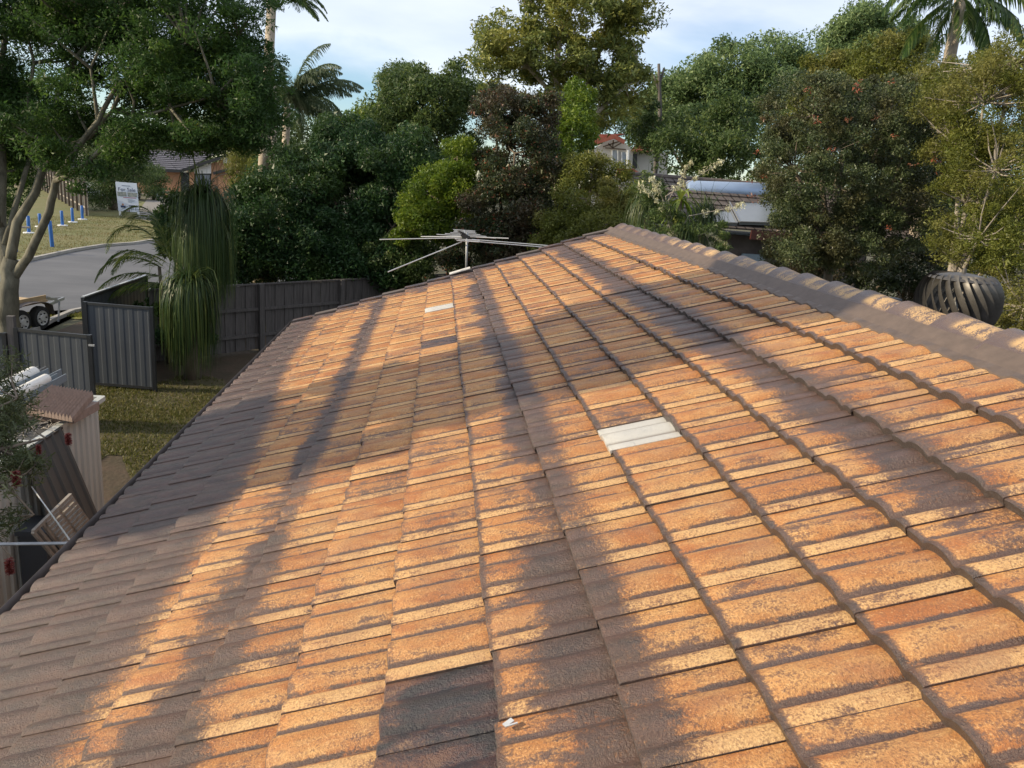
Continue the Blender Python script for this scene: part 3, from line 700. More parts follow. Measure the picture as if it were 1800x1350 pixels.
for i in range(9):
    y = 5.2+i*0.27; mb = MB(); mb.beam(Vector((SX-0.02, y, SZ+0.012)), Vector((SX-1.5, y+0.05, SZ+0.012)), 0.045, 0.03); mb.build('purlin', M['cream_steel'], shed)
def on_roof(px, py, z=SZ+0.03): return atz(px, py, z)
# bundle of gutters and pipes on the shed roof, axis runs back right
pa = atz(60, 658, SZ+0.12); pb = atz(-60, 716, SZ+0.12); ax = (pa-pb); ax.z = 0; axn = ax.normalized(); side = Vector((axn.y, -axn.x, 0))
def pipe(px, py, L_, r, label, z=None, mt='white_pvc', hollow=True):
    z = z if z is not None else SZ+r+0.02; e = atz(px, py, z); mb = MB(); s0 = e-axn*L_; zr = Vector((0, 0, 1))
    n = 14; vs = []
    for p_, rr in ((s0, r), (e, r), (e, r*0.88), (e-axn*0.25, r*0.88)):
        for k in range(n): a = 2*math.pi*k/n; vs.append(p_+side*math.cos(a)*rr+zr*math.sin(a)*rr)
    fs = [(i*n+k, i*n+(k+1) % n, (i+1)*n+(k+1) % n, (i+1)*n+k) for i in range(3) for k in range(n)]
    fs.append(tuple(3*n+k for k in range(n))); mb.add(vs, fs); o = mb.build('pipe', M[mt], None, smooth='auto'); tag(o, label, 'pipe'); return o
pipe(59, 655, 2.4, 0.078, 'longest cream pipe, leftmost on the shed roof')
pipe(81, 666, 1.55, 0.062, 'shorter bright white pipe on the grey channels on the shed roof', z=SZ+0.14)
def channel(px, py, L_, wd_, label, mt='greychan', z=SZ+0.03):
    e = atz(px, py, z); s0 = e-axn*L_; r_ = empty('gutter_length', s0, label, 'channel'); c_ = (s0+e)/2
    mb = MB(); mb.beam(s0, e, wd_, 0.012); mb.build('base', M[mt], r_)
    for k in (-1, 1):
        mb = MB(); mb.beam(s0+side*k*wd_/2+Vector((0, 0, 0.045)), e+side*k*wd_/2+Vector((0, 0, 0.045)), 0.010, 0.09); mb.build('side', M[mt], r_)
channel(75, 656, 2.3, 0.09, 'pale grey length of gutter between the two white pipes', 'galv')
channel(97, 660, 2.0, 0.15, 'blue grey length of gutter below the short white pipe', z=SZ+0.03)
channel(109, 669, 1.9, 0.10, 'narrow blue grey length of gutter nearest the terracotta tiles', z=SZ+0.03)
# stacked terracotta tiles on the shed corner
tq = [atz(90, 678, SZ+0.18), atz(164, 690, SZ+0.18), atz(126, 728, SZ+0.18), atz(42, 712, SZ+0.18)]
stack = empty('terracotta_tile_stack', ((tq[0]+tq[2])/2).xy.to_3d()+Vector((0, 0, SZ)), 'pack of pinkish ribbed terracotta tiles lying on the shed roof corner', 'tile stack')
nt_ = 14
for i in range(nt_):
    a0 = tq[0].lerp(tq[1], (i+0.04)/nt_); a1 = tq[0].lerp(tq[1], (i+0.96)/nt_); b0_ = tq[3].lerp(tq[2], (i+0.04)/nt_); b1_ = tq[3].lerp(tq[2], (i+0.96)/nt_)
    am = (a0+a1)/2; bm = (b0_+b1_)/2; upz = Vector((0, 0, 0.020)); dn = Vector((0, 0, 0.085)); hump = Vector((0, 0, 0.03)); mb = MB(); vs = []
    for s_ in (0, 0.35, 0.8, 1.0):
        A = a0.lerp(b0_, s_); Mi = am.lerp(bm, s_); B = a1.lerp(b1_, s_); hp = hump*math.sin(math.pi*min(1, s_*1.1))*0.5 - Vector((0, 0, 0.03))*s_
        vs += [A-dn, A+hp-upz, Mi+upz+hp, B+hp-upz, B-dn]
    fs = [(r*5+c, r*5+c+1, r*5+c+6, r*5+c+5) for r in range(3) for c in range(4)] + [(0, 1, 2, 3, 4), (19, 18, 17, 16, 15)]
    mb.add(vs, fs); mb.build('clay_tile', M['terracotta'], stack)
mb = MB(); cb = sum(tq, Vector())/4; mb.box((cb.x, cb.y, SZ+0.05), (0.55, 0.50, 0.09), Matrix.Rotation(-0.1, 3, 'Z')); mb.build('lower_layer', M['terracotta'], stack)
# leaning ribbed panel
A = Vector((SX+0.075, 7.82, SZ+0.02)); B = Vector((SX+0.075, 7.02, SZ+0.02)); D = atx(204, 873, -3.40); C_ = atx(150, 930, -3.40)
lp_ = empty('leaning_steel_sheet', ((C_+D)/2).xy.to_3d(), 'dark olive ribbed steel sheet leaning against the shed wall', 'steel sheet')
ux = (B-A).normalized(); wz = ((D-A)+(C_-B))*0.5; wz.normalize(); wz = (wz-ux*wz.dot(ux)).normalized(); Ls = (SZ-0.02)/-wz.z
prof = []; t = 0
while t < 0.80:
    for dt, d in ((0, 0), (0.035, 0), (0.05, 0.022), (0.075, 0.022), (0.09, 0), (0.15, 0)): prof.append((t+dt, d))
    t += 0.16
mb = MB(); mb.sheet(A, ux, wz, prof, Ls); mb.build('sheet', M['olive_steel'], lp_)
mb = MB(); mb.beam(A+wz*0.01, A+ux*0.94+wz*0.01, 0.03, 0.02); mb.build('edge_trim', M['steelpost'], lp_)
# slatted rack
XR = -3.05; q0 = atx(58, 935, XR); q1 = atx(124, 870, XR); dn_ = atx(100, 985, XR)-q0
rack = empty('slatted_rack', (XR, q0.y, 0), 'grey slatted timber rack leaning in the gap between shed and gutter', 'rack')
mb = MB(); mb.beam(q0, q1, 0.025, 0.03); mb.build('top_rail', M['timber_pale'], rack)
for f in (0.0, 0.10, 0.22, 0.60, 0.98):
    a = q0.lerp(q1, f); mb = MB(); mb.beam(a, a+dn_*1.25, 0.022, 0.028); mb.build('upright', M['timber_pale'], rack)
for i in range(9):
    for f0, f1 in ((0.25, 0.57), (0.63, 0.96)):
        a = q0.lerp(q1, f0)+dn_*(0.08+i*0.125); b_ = q0.lerp(q1, f1)+dn_*(0.08+i*0.125); mb = MB(); mb.beam(a+Vector((0.01, 0, 0)), b_+Vector((0.01, 0, 0)), 0.02, 0.035); mb.build('slat', M['timber_pale'], rack)
bn = atx(52, 950, -3.5); tag((lambda m_: (m_.box((-3.58, bn.y+0.35, bn.z/2-0.05), (0.25, 0.32, bn.z), taper=0.94), m_.box((-3.58, bn.y+0.35, bn.z-0.03), (0.28, 0.35, 0.05)))and m_)(MB()).build('storage_bin', M['steelgrey'], None), 'dark grey lidded bin in the gap beside the shed wall', 'bin')
gp1 = atx(127, 955, -2.09); gp0 = atz(-40, 957, gp1.z)
br = empty('awning_bracket', gp1, 'thin grey rail reaching left from the gutter edge across the gap', 'rail')
mb = MB(); mb.tube([gp0, gp1], 0.010, 6); mb.build('bar', M['galv'], br)
sx_ = atx(56, 856, -3.6); mb = MB(); mb.tube([gp1, sx_], 0.006, 5); mb.build('stay', M['alu'], br)

# ------------------------------------------------------------------ box trailer on the verge
tc_ = Vector((*G(54, 583), 0)); td = Vector((0.20, 0.98, 0)).normalized(); tl = Vector((-td.y, td.x, 0)); Rt = Matrix((td, tl, Vector((0, 0, 1)))).transposed()
tr = empty('trailer', tc_, 'tandem axle trailer with pale wheels parked behind the left tree trunk', 'trailer')
def TP(s_, l_, z): return tc_+td*s_+tl*l_+Vector((0, 0, z))
for s_ in (-0.34, 0.34):
    for l_ in (0.0, 1.45):
        w_ = MB(); w_.lathe(TP(s_, l_, 0.30), [(0.20, -0.085), (0.285, -0.085), (0.30, -0.05), (0.30, 0.05), (0.285, 0.085), (0.20, 0.085)], 20, Rt @ Matrix.Rotation(R(90), 3, 'X')); wo = w_.build('wheel', M['tyre'], tr, smooth='auto')
        w_ = MB(); w_.lathe(TP(s_, l_-0.06, 0.30), [(0.07, 0.05), (0.10, 0.03), (0.165, 0.035), (0.185, 0.045), (0.195, 0.0)][::-1], 16, Rt @ Matrix.Rotation(R(90), 3, 'X')); w_.build('rim', M['rim'], wo)
        for q in range(6):
            a = q*math.pi/3; w_ = MB(); w_.box(TP(s_+0.125*math.cos(a), l_-0.105, 0.30+0.125*math.sin(a)), (0.035, 0.02, 0.035)); w_.build('rim_slot', M['black'], wo)
for l_, in ((-0.02,), (1.47,)):
    mb = MB()
    for i in range(8):
        a0 = math.pi*(i/8); a1 = math.pi*((i+1)/8); p_ = TP(-0.75*math.cos(a0), l_, 0.33+0.40*math.sin(a0)**0.5); q_ = TP(-0.75*math.cos(a1), l_, 0.33+0.40*math.sin(a1)**0.5); mb.beam(p_, q_, 0.22, 0.015)
    mb.build('mudguard', M['browntile'], tr)
mb = MB(); mb.box(TP(-0.9, 0.73, 0.66), (3.4, 1.30, 0.05), Rt); mb.build('deck', M['tan_ply'], tr)
for l_ in (0.13, 1.33):
    mb = MB(); mb.beam(TP(-2.6, l_, 0.75), TP(0.8, l_, 0.75), 0.03, 0.12); mb.build('side_rail', M['tan_ply'], tr)
mb = MB(); mb.beam(TP(0.8, 0.08, 0.55), TP(2.3, 0.73, 0.45), 0.05, 0.08); mb.beam(TP(0.8, 1.38, 0.55), TP(2.3, 0.73, 0.45), 0.05, 0.08); mb.beam(TP(0.8, 0.1, 0.75), TP(1.7, 0.45, 0.5), 0.03, 0.05); mb.beam(TP(1.0, 0.15, 0.55), TP(1.0, 1.3, 0.55), 0.05, 0.06); mb.build('drawbar', M['galv'], tr)
mb = MB(); mb.beam(TP(1.6, 0.35, 0.5), TP(1.3, 0.2, 0.0), 0.04, 0.05); mb.build('prop_stand', M['galv'], tr)

# ------------------------------------------------------------------ blue posts on the verge, bench slab, sign
posts = [((28, 402), 38, 443, 'blue post nearest the trunk with a timber slab on top'), ((51, 380), 31, 410, 'leaner blue post between the slab topped post and the pair behind the branch'), ((71, 376), 22, 399, 'blue post half hidden by the leaning branch'),
         ((92, 389), 46, 434, 'tallest blue post standing close to the kerb'), ((110, 371), 27, 397, 'third blue post from the paling fence end'), ((128, 366), 25, 391, 'second blue post from the paling fence end'), ((145, 362), 24, 386, 'blue post closest to the paling fence end')]
for i, ((px, pt), hpx, pbm, lab) in enumerate(posts):
    b = Vector((*G(px, pbm), 0)); top = at(px-1, pt, b.y); hgt = top.z
    root = empty('blue_post', b, lab, 'post', 'blue painted posts on the verge'); r_ = 0.085
    mb = MB(); mb.lathe(b, [(r_, -0.02), (r_*0.98, hgt*0.6), (r_*0.97, hgt), (r_*0.8, hgt+0.02)], 10, Matrix.Rotation(random.gauss(0, 0.03), 3, 'X')); mb.build('shaft', M['bluep'], root, smooth='auto')
    if i not in (0, 3): mb = MB(); mb.lathe(b, [(0.28, 0.0), (0.27, 0.05), (0.2, 0.06)], 12); mb.build('footing', M['white'], root)
    if i == 0: mb = MB(); mb.beam(top+Vector((-0.7, 0.1, 0.06)), top+Vector((0.42, 0.3, 0.06)), 0.16, 0.07); tag(mb.build('timber_slab', M['timber_pale'], None), 'pale timber slab lying across the nearest blue post', 'slab')
sb = Vector((*G(229, 380), 0)); Ys = sb.y
def SP(px, py, dy=0): return at(px, py, Ys+dy)
sg = empty('for_sale_sign', sb, 'white for sale board with photos and text on two white legs on the verge', 'sign')
tlx, trx, topz = SP(203, 321), SP(243, 322), None
Rz = 0.0
x0, x1 = SP(208, 370).x, SP(245, 370).x; zt_ = SP(225, 321).z; zb = SP(225, 372).z; ht = zt_-zb; wdS = x1-x0; xc = (x0+x1)/2
tilt = 0.035
def SB(u, v, dy=0.0):    # board coordinates 0..1 left-right, 0..1 bottom-top
    return Vector((x0+wdS*u - tilt*ht*v*1.4, Ys+dy, zb+ht*v))
def splate(name, u0, v0, u1, v1, dy, m, parent):
    mb = MB(); vs = [SB(u0, v0, dy), SB(u1, v0, dy), SB(u1, v1, dy), SB(u0, v1, dy)]; vs += [v+Vector((0, 0.02, 0)) for v in vs]
    mb.add(vs, [(0, 1, 2, 3), (7, 6, 5, 4), (0, 4, 5, 1), (1, 5, 6, 2), (2, 6, 7, 3), (3, 7, 4, 0)]); return mb.build(name, m, parent)
M['signw'] = mat('sign_board_white', (0.62, 0.67, 0.76), 0.5, scale=2, var=0.03); M['signink'] = mat('sign_ink_navy', (0.03, 0.05, 0.12), 0.5)
M['signred'] = mat('sign_ink_red', (0.35, 0.08, 0.12), 0.5); M['signphoto'] = mat('sign_photo_print', (0.10, 0.14, 0.16), 0.4, scale=6, col2=(0.42, 0.42, 0.36)); M['skin'] = mat('portrait_print_skin', (0.45, 0.25, 0.18), 0.5)
M['signgrey'] = mat('sign_ink_grey', (0.30, 0.35, 0.42), 0.5)
board = splate('board', 0, 0, 1, 1, 0, M['signw'], sg)
for u in (0.06, 0.94):
    mb = MB(); a = SB(u, -0.10, 0.05); a.z = 0; b_ = SB(u, 0.98, 0.05); mb.beam(a, b_, 0.11, 0.09, Vector((0, 1, 0))); mb.build('leg', M['white'], sg)
splate('photo', 0.04, 0.52, 0.47, 0.67, -0.012, M['signphoto'], board); splate('photo', 0.52, 0.52, 0.97, 0.67, -0.012, M['signphoto'], board)
splate('headline_strip', 0.3, 0.475, 0.9, 0.495, -0.012, M['signred'], board)
def text(body, u, v, size, m, parent=board, al='CENTER'):
    cu = bpy.data.curves.new('lettering', 'FONT'); cu.body = body; cu.size = size; cu.align_x = al; cu.extrude = 0.003
    o = bpy.data.objects.new('lettering', cu); COL.objects.link(o); dg = bpy.context.evaluated_depsgraph_get(); me = bpy.data.meshes.new_from_object(o.evaluated_get(dg)); bpy.data.objects.remove(o)
    p = SB(u, v, -0.016); Rr = Matrix.Rotation(R(90), 4, 'X'); me.transform(Matrix.Translation(p-origin(parent)) @ Rr); me.materials.clear(); me.materials.append(m)
    return link_mesh('lettering', me, parent)
text('For Sale', 0.5, 0.70, 0.36, M['signink']); 
for v, (u0, u1) in ((0.88, (0.28, 0.68)), (0.42, (0.5, 0.72)), (0.39, (0.5, 0.85)), (0.36, (0.5, 0.80)), (0.33, (0.5, 0.7)), (0.22, (0.52, 0.82)), (0.19, (0.52, 0.9)), (0.09, (0.2, 0.92))):
    splate('text_line', u0, v, u1, v+0.014, -0.012, M['signink'] if v in (0.88, 0.22, 0.19) else M['signgrey'], board)
splate('text_line', 0.3, 0.03, 0.55, 0.045, -0.012, M['signred'], board)
mb = MB(); pc = SB(0.25, 0.235, -0.02); mb.lathe(pc, [(0.075, -0.005), (0.075, 0.005)], 12, Matrix.Rotation(R(90), 3, 'X')); mb.build('portrait_head', M['skin'], board)
splate('portrait_jacket', 0.14, 0.13, 0.37, 0.20, -0.014, M['signink'], board)

# long paling fence beside the verge, running away
fpa = Vector((*G(157, 380), 0)); fpb = Vector((*G(50, 318), 0)); fd = (fpb-fpa); Lq = min(fd.length, 70); fd.normalize(); fn = Vector((-fd.y, fd.x, 0))
f2 = empty('long_paling_fence', fpa, 'silvery paling fence with tall posts running away along the far verge', 'fence')
mb = MB(); t = 0; angf = math.atan2(fd.y, fd.x)
while t < Lq: c_ = fpa+fd*(t+0.07)+fn*(0.0 if int(t/0.13) % 2 else 0.02); h_ = 2.05+random.uniform(-.05, .05); mb.box((c_.x, c_.y, h_/2), (0.125, 0.016, h_), Matrix.Rotation(angf, 3, 'Z')); t += 0.14
mb.build('palings', M['paling_far'], f2, kind='stuff')
t = 0.0
while t < Lq: c_ = fpa+fd*t+fn*0.16; mb = MB(); mb.box((c_.x, c_.y, 1.15), (0.15, 0.14, 2.3), Matrix.Rotation(angf, 3, 'Z')); mb.build('post', M['timber_dark'], f2); t += 2.4
for z in (0.5, 1.7): mb = MB(); mb.beam(fpa+fn*0.07+Vector((0, 0, z)), fpa+fd*Lq+fn*0.07+Vector((0, 0, z)), 0.05, 0.1); mb.build('rail', M['timber_pale'], f2)

# ------------------------------------------------------------------ cars beside the far house
def car(px, py, Y, label, body, h=1.45, pickup=False, yaw=0.0):
    b = at(px, py, Y); b.z = 0; root = empty('parked_car', b, label, 'car'); Rz_ = Matrix.Rotation(yaw, 3, 'Z')
    def P(x, y, z): return b + Rz_ @ Vector((x, y, z))
    def loft(secs, name, m, par):
        mb = MB(); vs = []
        for (y, z0, z1, w0, w1) in secs: vs += [P(-w0, y, z0), P(w0, y, z0), P(w1, y, z1), P(-w1, y, z1)]
        fs = [(i*4+k, i*4+(k+1) % 4, i*4+4+(k+1) % 4, i*4+4+k) for i in range(len(secs)-1) for k in range(4)] + [(3, 2, 1, 0), tuple(len(vs)-4+k for k in range(4))]
        mb.add(vs, fs); return mb.build(name, m, par, smooth='auto')
    bm = mat('car_paint', body, 0.3, 0.1, scale=1, var=0.02)
    loft([(-2.15, 0.45, 0.75, 0.80, 0.78), (-2.05, 0.28, 0.90, 0.88, 0.86), (-1.2, 0.25, 0.95, 0.90, 0.88), (1.6, 0.25, 0.98, 0.90, 0.88), (2.1, 0.30, 0.95, 0.86, 0.84), (2.2, 0.45, 0.80, 0.82, 0.80)], 'body', bm, root)
    loft([(-1.15, 0.93, 0.97, 0.80, 0.78), (-0.55, 0.93, h, 0.82, 0.62), (0.9, 0.93, h, 0.82, 0.64), (1.6, 0.93, 1.0, 0.80, 0.76)], 'cabin', bm, root)
    loft([(-1.13, 0.965, 1.0, 0.74, 0.72), (-0.60, 0.97, h-0.08, 0.74, 0.58), (-0.62, 0.97, h-0.06, 0.74, 0.58)], 'windscreen', M['glass'], root)
    for sx in (-1, 1):
        mb = MB(); mb.add([P(sx*0.825, -0.85, 1.0), P(sx*0.825, 1.3, 1.0), P(sx*0.69, 0.8, h-0.10), P(sx*0.69, -0.45, h-0.10)], [(0, 1, 2, 3)]); mb.build('side_window', M['glass'], root)
        mb = MB(); mb.box(P(sx*0.62, -2.12, 0.72), (0.36, 0.06, 0.14), Rz_); mb.build('headlight', M['rim'], root)
        for y in (-1.35, 1.35):
            mb = MB(); mb.lathe(P(sx*0.80, y, 0.33), [(0.2, -0.1), (0.33, -0.09), (0.33, 0.09), (0.2, 0.1)], 16, Rz_ @ Matrix.Rotation(R(90), 3, 'Y')); wo = mb.build('wheel', M['tyre'], root, smooth='auto')
            mb = MB(); mb.lathe(P(sx*0.88, y, 0.33), [(0.2, -0.02), (0.05, 0.03)], 12, Rz_ @ Matrix.Rotation(R(90*sx), 3, 'Y')); mb.build('rim', M['rim'], wo)
    mb = MB(); mb.box(P(0, -2.16, 0.42), (1.6, 0.08, 0.2), Rz_); mb.build('bumper', M['black'], root)
car(163, 345, 74, 'silver car parked in the driveway at the end of the paling fence', (0.42, 0.43, 0.45), yaw=0.25)
car(221, 343, 78, 'white car with dark windows parked behind the for sale board', (0.70, 0.72, 0.75), h=1.75, yaw=0.1)

# ------------------------------------------------------------------ far houses
def quad(name, pts, m, parent, thick=0.0):
    mb = MB(); n = len(pts); vs = [Vector(p) for p in pts]
    if thick:
        nn = (vs[1]-vs[0]).cross(vs[2]-vs[0]).normalized()*thick; vs2 = [v-nn for v in vs]
        mb.add(vs+vs2, [tuple(range(n)), tuple(range(2*n-1, n-1, -1))]+[(i, i+n, (i+1) % n+n, (i+1) % n) for i in range(n)])
    else: mb.add(vs, [tuple(range(n))])
    return mb.build(name, m, parent)
def tiled_quad(name, a, b, c, d, rows, cols, m, parent, gap=0.12, th=0.05):
    """a-b lower edge, d-c upper edge; every tile a small raised plate, joined"""
    a, b, c, d = map(Vector, (a, b, c, d)); mb = MB(); nn = (b-a).cross(d-a).normalized()
    for r in range(rows):
        for q in range(cols):
            u0, u1 = (q+gap/2)/cols, (q+1-gap/2)/cols; v0, v1 = r/rows, (r+1)/rows
            def pt(u, v): return (a.lerp(b, u)).lerp(d.lerp(c, u), v)
            A, B, C_, D = pt(u0, v0)+nn*th*1.4, pt(u1, v0)+nn*th*1.4, pt(u1, v1)+nn*th*0.3, pt(u0, v1)+nn*th*0.3
            mb.add([A, B, C_, D, A-nn*th*1.4, B-nn*th*1.4], [(0, 1, 2, 3), (4, 5, 1, 0)])
    o = mb.build(name, m, parent, kind='stuff'); quad('roof_deck', (a, b, c, d), M['black'], parent); return o
h1 = empty('brick_house', at(330, 347, 88).xy.to_3d(), 'orange brick house with blue grey tiled roof beyond the driveway', 'house')
YA_, YB_ = 91.0, 87.0
def zb0(px, Y): v = at(px, 340, Y); v.z = 0; return v
quad('wall', [zb0(240, YA_), zb0(318, YA_), at(318, 300, YA_), at(240, 297, YA_)], M['orange_brick'], h1, 0.2)
quad('wall', [zb0(371, YB_), zb0(384, YB_), at(384, 284, YB_), at(371, 287, YB_)], M['orange_brick'], h1, 0.2)
quad('wall', [zb0(384, YB_-1.5), zb0(420, YB_-1.5), at(420, 300, YB_-1.5), at(384, 303, YB_-1.5)], M['orange_brick'], h1, 0.2)
quad('pier', [zb0(333, YB_), zb0(342, YB_), at(342, 302, YB_), at(333, 303, YB_)], M['orange_brick'], h1, 0.5)
dr = quad('door', [zb0(318, YA_-0.3), zb0(333, YA_-0.3), at(333, 303, YA_-0.3), at(318, 303, YA_-0.3)], M['black'], h1, 0.1)
wn = quad('window', [at(342, 344, YB_+0.1), at(371, 344, YB_+0.1), at(371, 306, YB_+0.1), at(342, 306, YB_+0.1)], M['curtain'], h1, 0.05)
for px in (342.6, 356, 370.3): mb = MB(); mb.beam(at(px, 345, YB_+0.03), at(px, 305, YB_+0.03), 0.12, 0.06, Vector((0, 1, 0))); mb.build('frame', M['black'], wn)
for py in (306, 331, 345): mb = MB(); mb.beam(at(342, py, YB_+0.03), at(371, py, YB_+0.03), 0.06, 0.12); mb.build('frame', M['black'], wn)
quad('panel_under_window', [zb0(342, YB_), zb0(371, YB_), at(371, 345, YB_), at(342, 345, YB_)], M['white'], h1, 0.1)
quad('gable_infill', [at(342, 305, YB_-0.05), at(371, 305, YB_-0.05), at(371, 287, YB_-0.05), at(342, 297, YB_-0.05)], M['white'], h1, 0.05)
quad('gable_infill', [at(392, 287, YB_-0.05), at(405, 287, YB_-0.05), at(405, 274, YB_-0.05), at(392, 279, YB_-0.05)], M['white'], h1, 0.05)
quad('wall', [at(384, 303, YB_+0.02), at(420, 303, YB_+0.02), at(420, 268, YB_+0.02), at(384, 283, YB_+0.02)], M['orange_brick'], h1, 0.2)
tiled_quad('roof_tiles', at(232, 295, YA_-1), at(322, 300, YA_-1), at(384, 269, YA_+5), at(215, 262, YA_+5), 10, 34, M['slate'], h1, th=0.09)
quad('roof', [at(318, 299.5, YB_-0.8), at(405, 270, YB_-0.8), at(405, 270, YB_+4), at(322, 299, YB_+4)], M['slate'], h1, 0.15)
mb = MB(); mb.beam(at(317, 301, YB_-0.9), at(407, 270.5, YB_-0.9), 0.15, 0.30); mb.build('barge_board', M['black'], h1)
mb = MB(); mb.beam(at(375, 305, YB_-2.4), at(424, 291, YB_-2.4), 0.15, 0.28); mb.build('barge_board', M['black'], h1)
quad('roof', [at(375, 304, YB_-2.3), at(424, 290, YB_-2.3), at(424, 290, YB_), at(378, 304, YB_)], M['slate'], h1, 0.1)
mb = MB(); mb.beam(at(232, 298, YA_-1.2), at(322, 301.5, YA_-1.2), 0.15, 0.25); mb.build('gutter', M['black'], h1)
mb = MB(); mb.beam(at(215, 261.5, YA_+5), at(385, 268.5, YA_+5), 0.3, 0.2); mb.build('ridge', M['browntile'], h1)
h2 = empty('small_cream_house', at(102, 300, 112).xy.to_3d(), 'cream gabled house glimpsed between the left tree branches', 'house')
tag(h2); quad('wall', [zb0(82, 112), zb0(122, 112), at(122, 292, 112), at(102, 277, 112), at(82, 292, 112)], M['render_wall'], h2, 0.3)
mb = MB(); mb.beam(at(78, 295, 111.5), at(102, 275.5, 111.5), 0.4, 0.25); mb.beam(at(102, 275.5, 111.5), at(126, 295, 111.5), 0.4, 0.25); mb.build('barge_board', M['render_wall'], h2)
quad('roof', [at(102, 275, 111.5), at(126, 295, 111.5), at(150, 296, 118), at(128, 277, 118)], M['slate'], h2, 0.1)

h3 = empty('red_roofed_house', at(1085, 300, 60).xy.to_3d(), 'two storey cream house with red roof glimpsed between the trees', 'house'); Y3 = 60.0
quad('wall', [zb0(1040, Y3), zb0(1113, Y3), at(1113, 264, Y3), at(1097, 250, Y3), at(1076, 243, Y3), at(1042, 262, Y3)], M['render_wall'], h3, 0.4)
quad('wall', [zb0(1111, Y3+0.5), zb0(1175, Y3+0.5), at(1175, 268, Y3+0.5), at(1111, 264, Y3+0.5)], M['render_wall'], h3, 0.3)
for a_, b_ in (((1045, 251), (1080, 240)), ((1080, 240), (1098, 250))):
    mb = MB(); mb.beam(at(*a_, Y3-0.6), at(*b_, Y3-0.6), 0.15, 0.30); mb.build('barge_board', M['redtile'], h3)
for a_, b_ in (((1060, 258), (1096, 246)), ((1064, 260), (1100, 263)), ((1078, 246), (1077, 260)), ((1069, 252), (1077, 260)), ((1077, 260), (1096, 249))):
    mb = MB(); mb.beam(at(*a_, Y3-0.25), at(*b_, Y3-0.25), 0.08, 0.10); mb.build('gable_truss', M['timber_dark'], h3)
tiled_quad('roof_tiles', at(1108, 266, Y3-0.5), at(1162, 268, Y3-0.5), at(1150, 254, Y3+3), at(1120, 250, Y3+3), 8, 20, M['redtile'], h3, th=0.05)
tiled_quad('roof_tiles', at(1048, 250, Y3), at(1080, 240, Y3), at(1100, 236, Y3+5), at(1055, 236, Y3+5), 8, 14, M['redtile'], h3, th=0.05)
for x0_, x1_, y0_, y1_ in ((1076, 1086, 264, 288), (1093, 1101, 267, 290)):
    wn = quad('window', [at(x0_, y1_, Y3-0.05), at(x1_, y1_, Y3-0.05), at(x1_, y0_, Y3-0.05), at(x0_, y0_, Y3-0.05)], M['curtain'], h3, 0.05)
    for xx in (x0_, x1_): mb = MB(); mb.beam(at(xx, y1_, Y3-0.1), at(xx, y0_, Y3-0.1), 0.06, 0.05, Vector((0, 1, 0))); mb.build('frame', M['white'], wn)
mb = MB(); mb.beam(at(1103, 297, Y3-1), at(1104, 264, Y3-1), 0.14, 0.14, Vector((0, 1, 0))); mb.build('verandah_post', M['white'], h3)
quad('doorway', [at(1111, 296, Y3+0.2), at(1120, 296, Y3+0.2), at(1120, 270, Y3+0.2), at(1111, 270, Y3+0.2)], M['black'], h3, 0.05)
tiled_quad('lower_roof_tiles', at(1080, 310, Y3-6), at(1140, 314, Y3-6), at(1112, 297, Y3-3), at(1086, 296, Y3-3), 8, 18, M['redtile'], h3, th=0.05)

# neighbour with the solar water heater
Y4 = 21.5; Y4e = 18.6
h4 = empty('neighbour_house', at(1290, 420, 20).xy.to_3d(), 'neighbouring house with brown tiled roof and dark red fascia right of the ridge', 'house')
ze = at(1290, 403, Y4e).z; zr_ = at(1290, 322, Y4).z; xl = at(1120, 320, Y4).x; xr = at(1500, 330, Y4).x
tiled_quad('roof_tiles', (xl-0.2, Y4e, ze), (xr+0.5, Y4e, ze), (xr+0.5, Y4, zr_), (xl-0.2, Y4, zr_), 9, 30, M['browntile'], h4, th=0.03)
mb = MB(); mb.tube([(xl-0.3, Y4, zr_+0.02), (xr+0.5, Y4, zr_+0.02)], 0.07, 8); mb.build('ridge', M['browntile'], h4)
mb = MB(); mb.box(((xl+xr)/2+1.0, Y4e-0.02, ze-0.10), (xr-xl-2.5, 0.06, 0.22)); mb.build('fascia', M['darkred'], h4)
mb = MB(); mb.box(((xl+xr)/2, Y4e+1.6, (ze-0.15)/2), (xr-xl-1.2, 2.2, ze-0.15)); mb.build('wall', M['browntile'], h4)
x5a, x5b = at(1304, 450, Y4e+0.45).x, at(1345, 450, Y4e+0.45).x
mb = MB(); mb.box(((x5a+x5b)/2, Y4e+0.46, (ze-0.6)/2), (x5b-x5a, 0.05, ze-0.6)); mb.build('door', M['bluewall'], h4)
swh = empty('solar_water_heater', at(1290, 350, Y4-0.6), 'solar water heater with grey tank above two dark panels on the neighbouring roof', 'water heater')
ta = at(1207, 333, Y4-0.55); tb = at(1352, 338, Y4-0.55); rt_ = 15.0*(Y4-0.55)/FPX*1.03
axm = Matrix((Vector((0, 0, 1)), (tb-ta).normalized().cross(Vector((0, 0, 1))), (tb-ta).normalized())).transposed(); Lt = (tb-ta).length
mb = MB(); mb.lathe(ta, [(rt_*0.3, -0.03), (rt_*0.85, -0.02), (rt_, 0.03), (rt_, Lt-0.03), (rt_*0.85, Lt+0.02), (rt_*0.3, Lt+0.03)], 28, axm); mb.build('tank', M['tank'], swh, smooth='auto')
for k in (0.08, 0.5, 0.92): mb = MB(); p_ = ta.lerp(tb, k); mb.box(p_-Vector((0, 0, rt_)), (0.05, 0.3, 0.14)); mb.build('strap', M['galv'], swh)
nr4 = Vector((0, -(zr_-ze), (Y4-Y4e))).normalized()
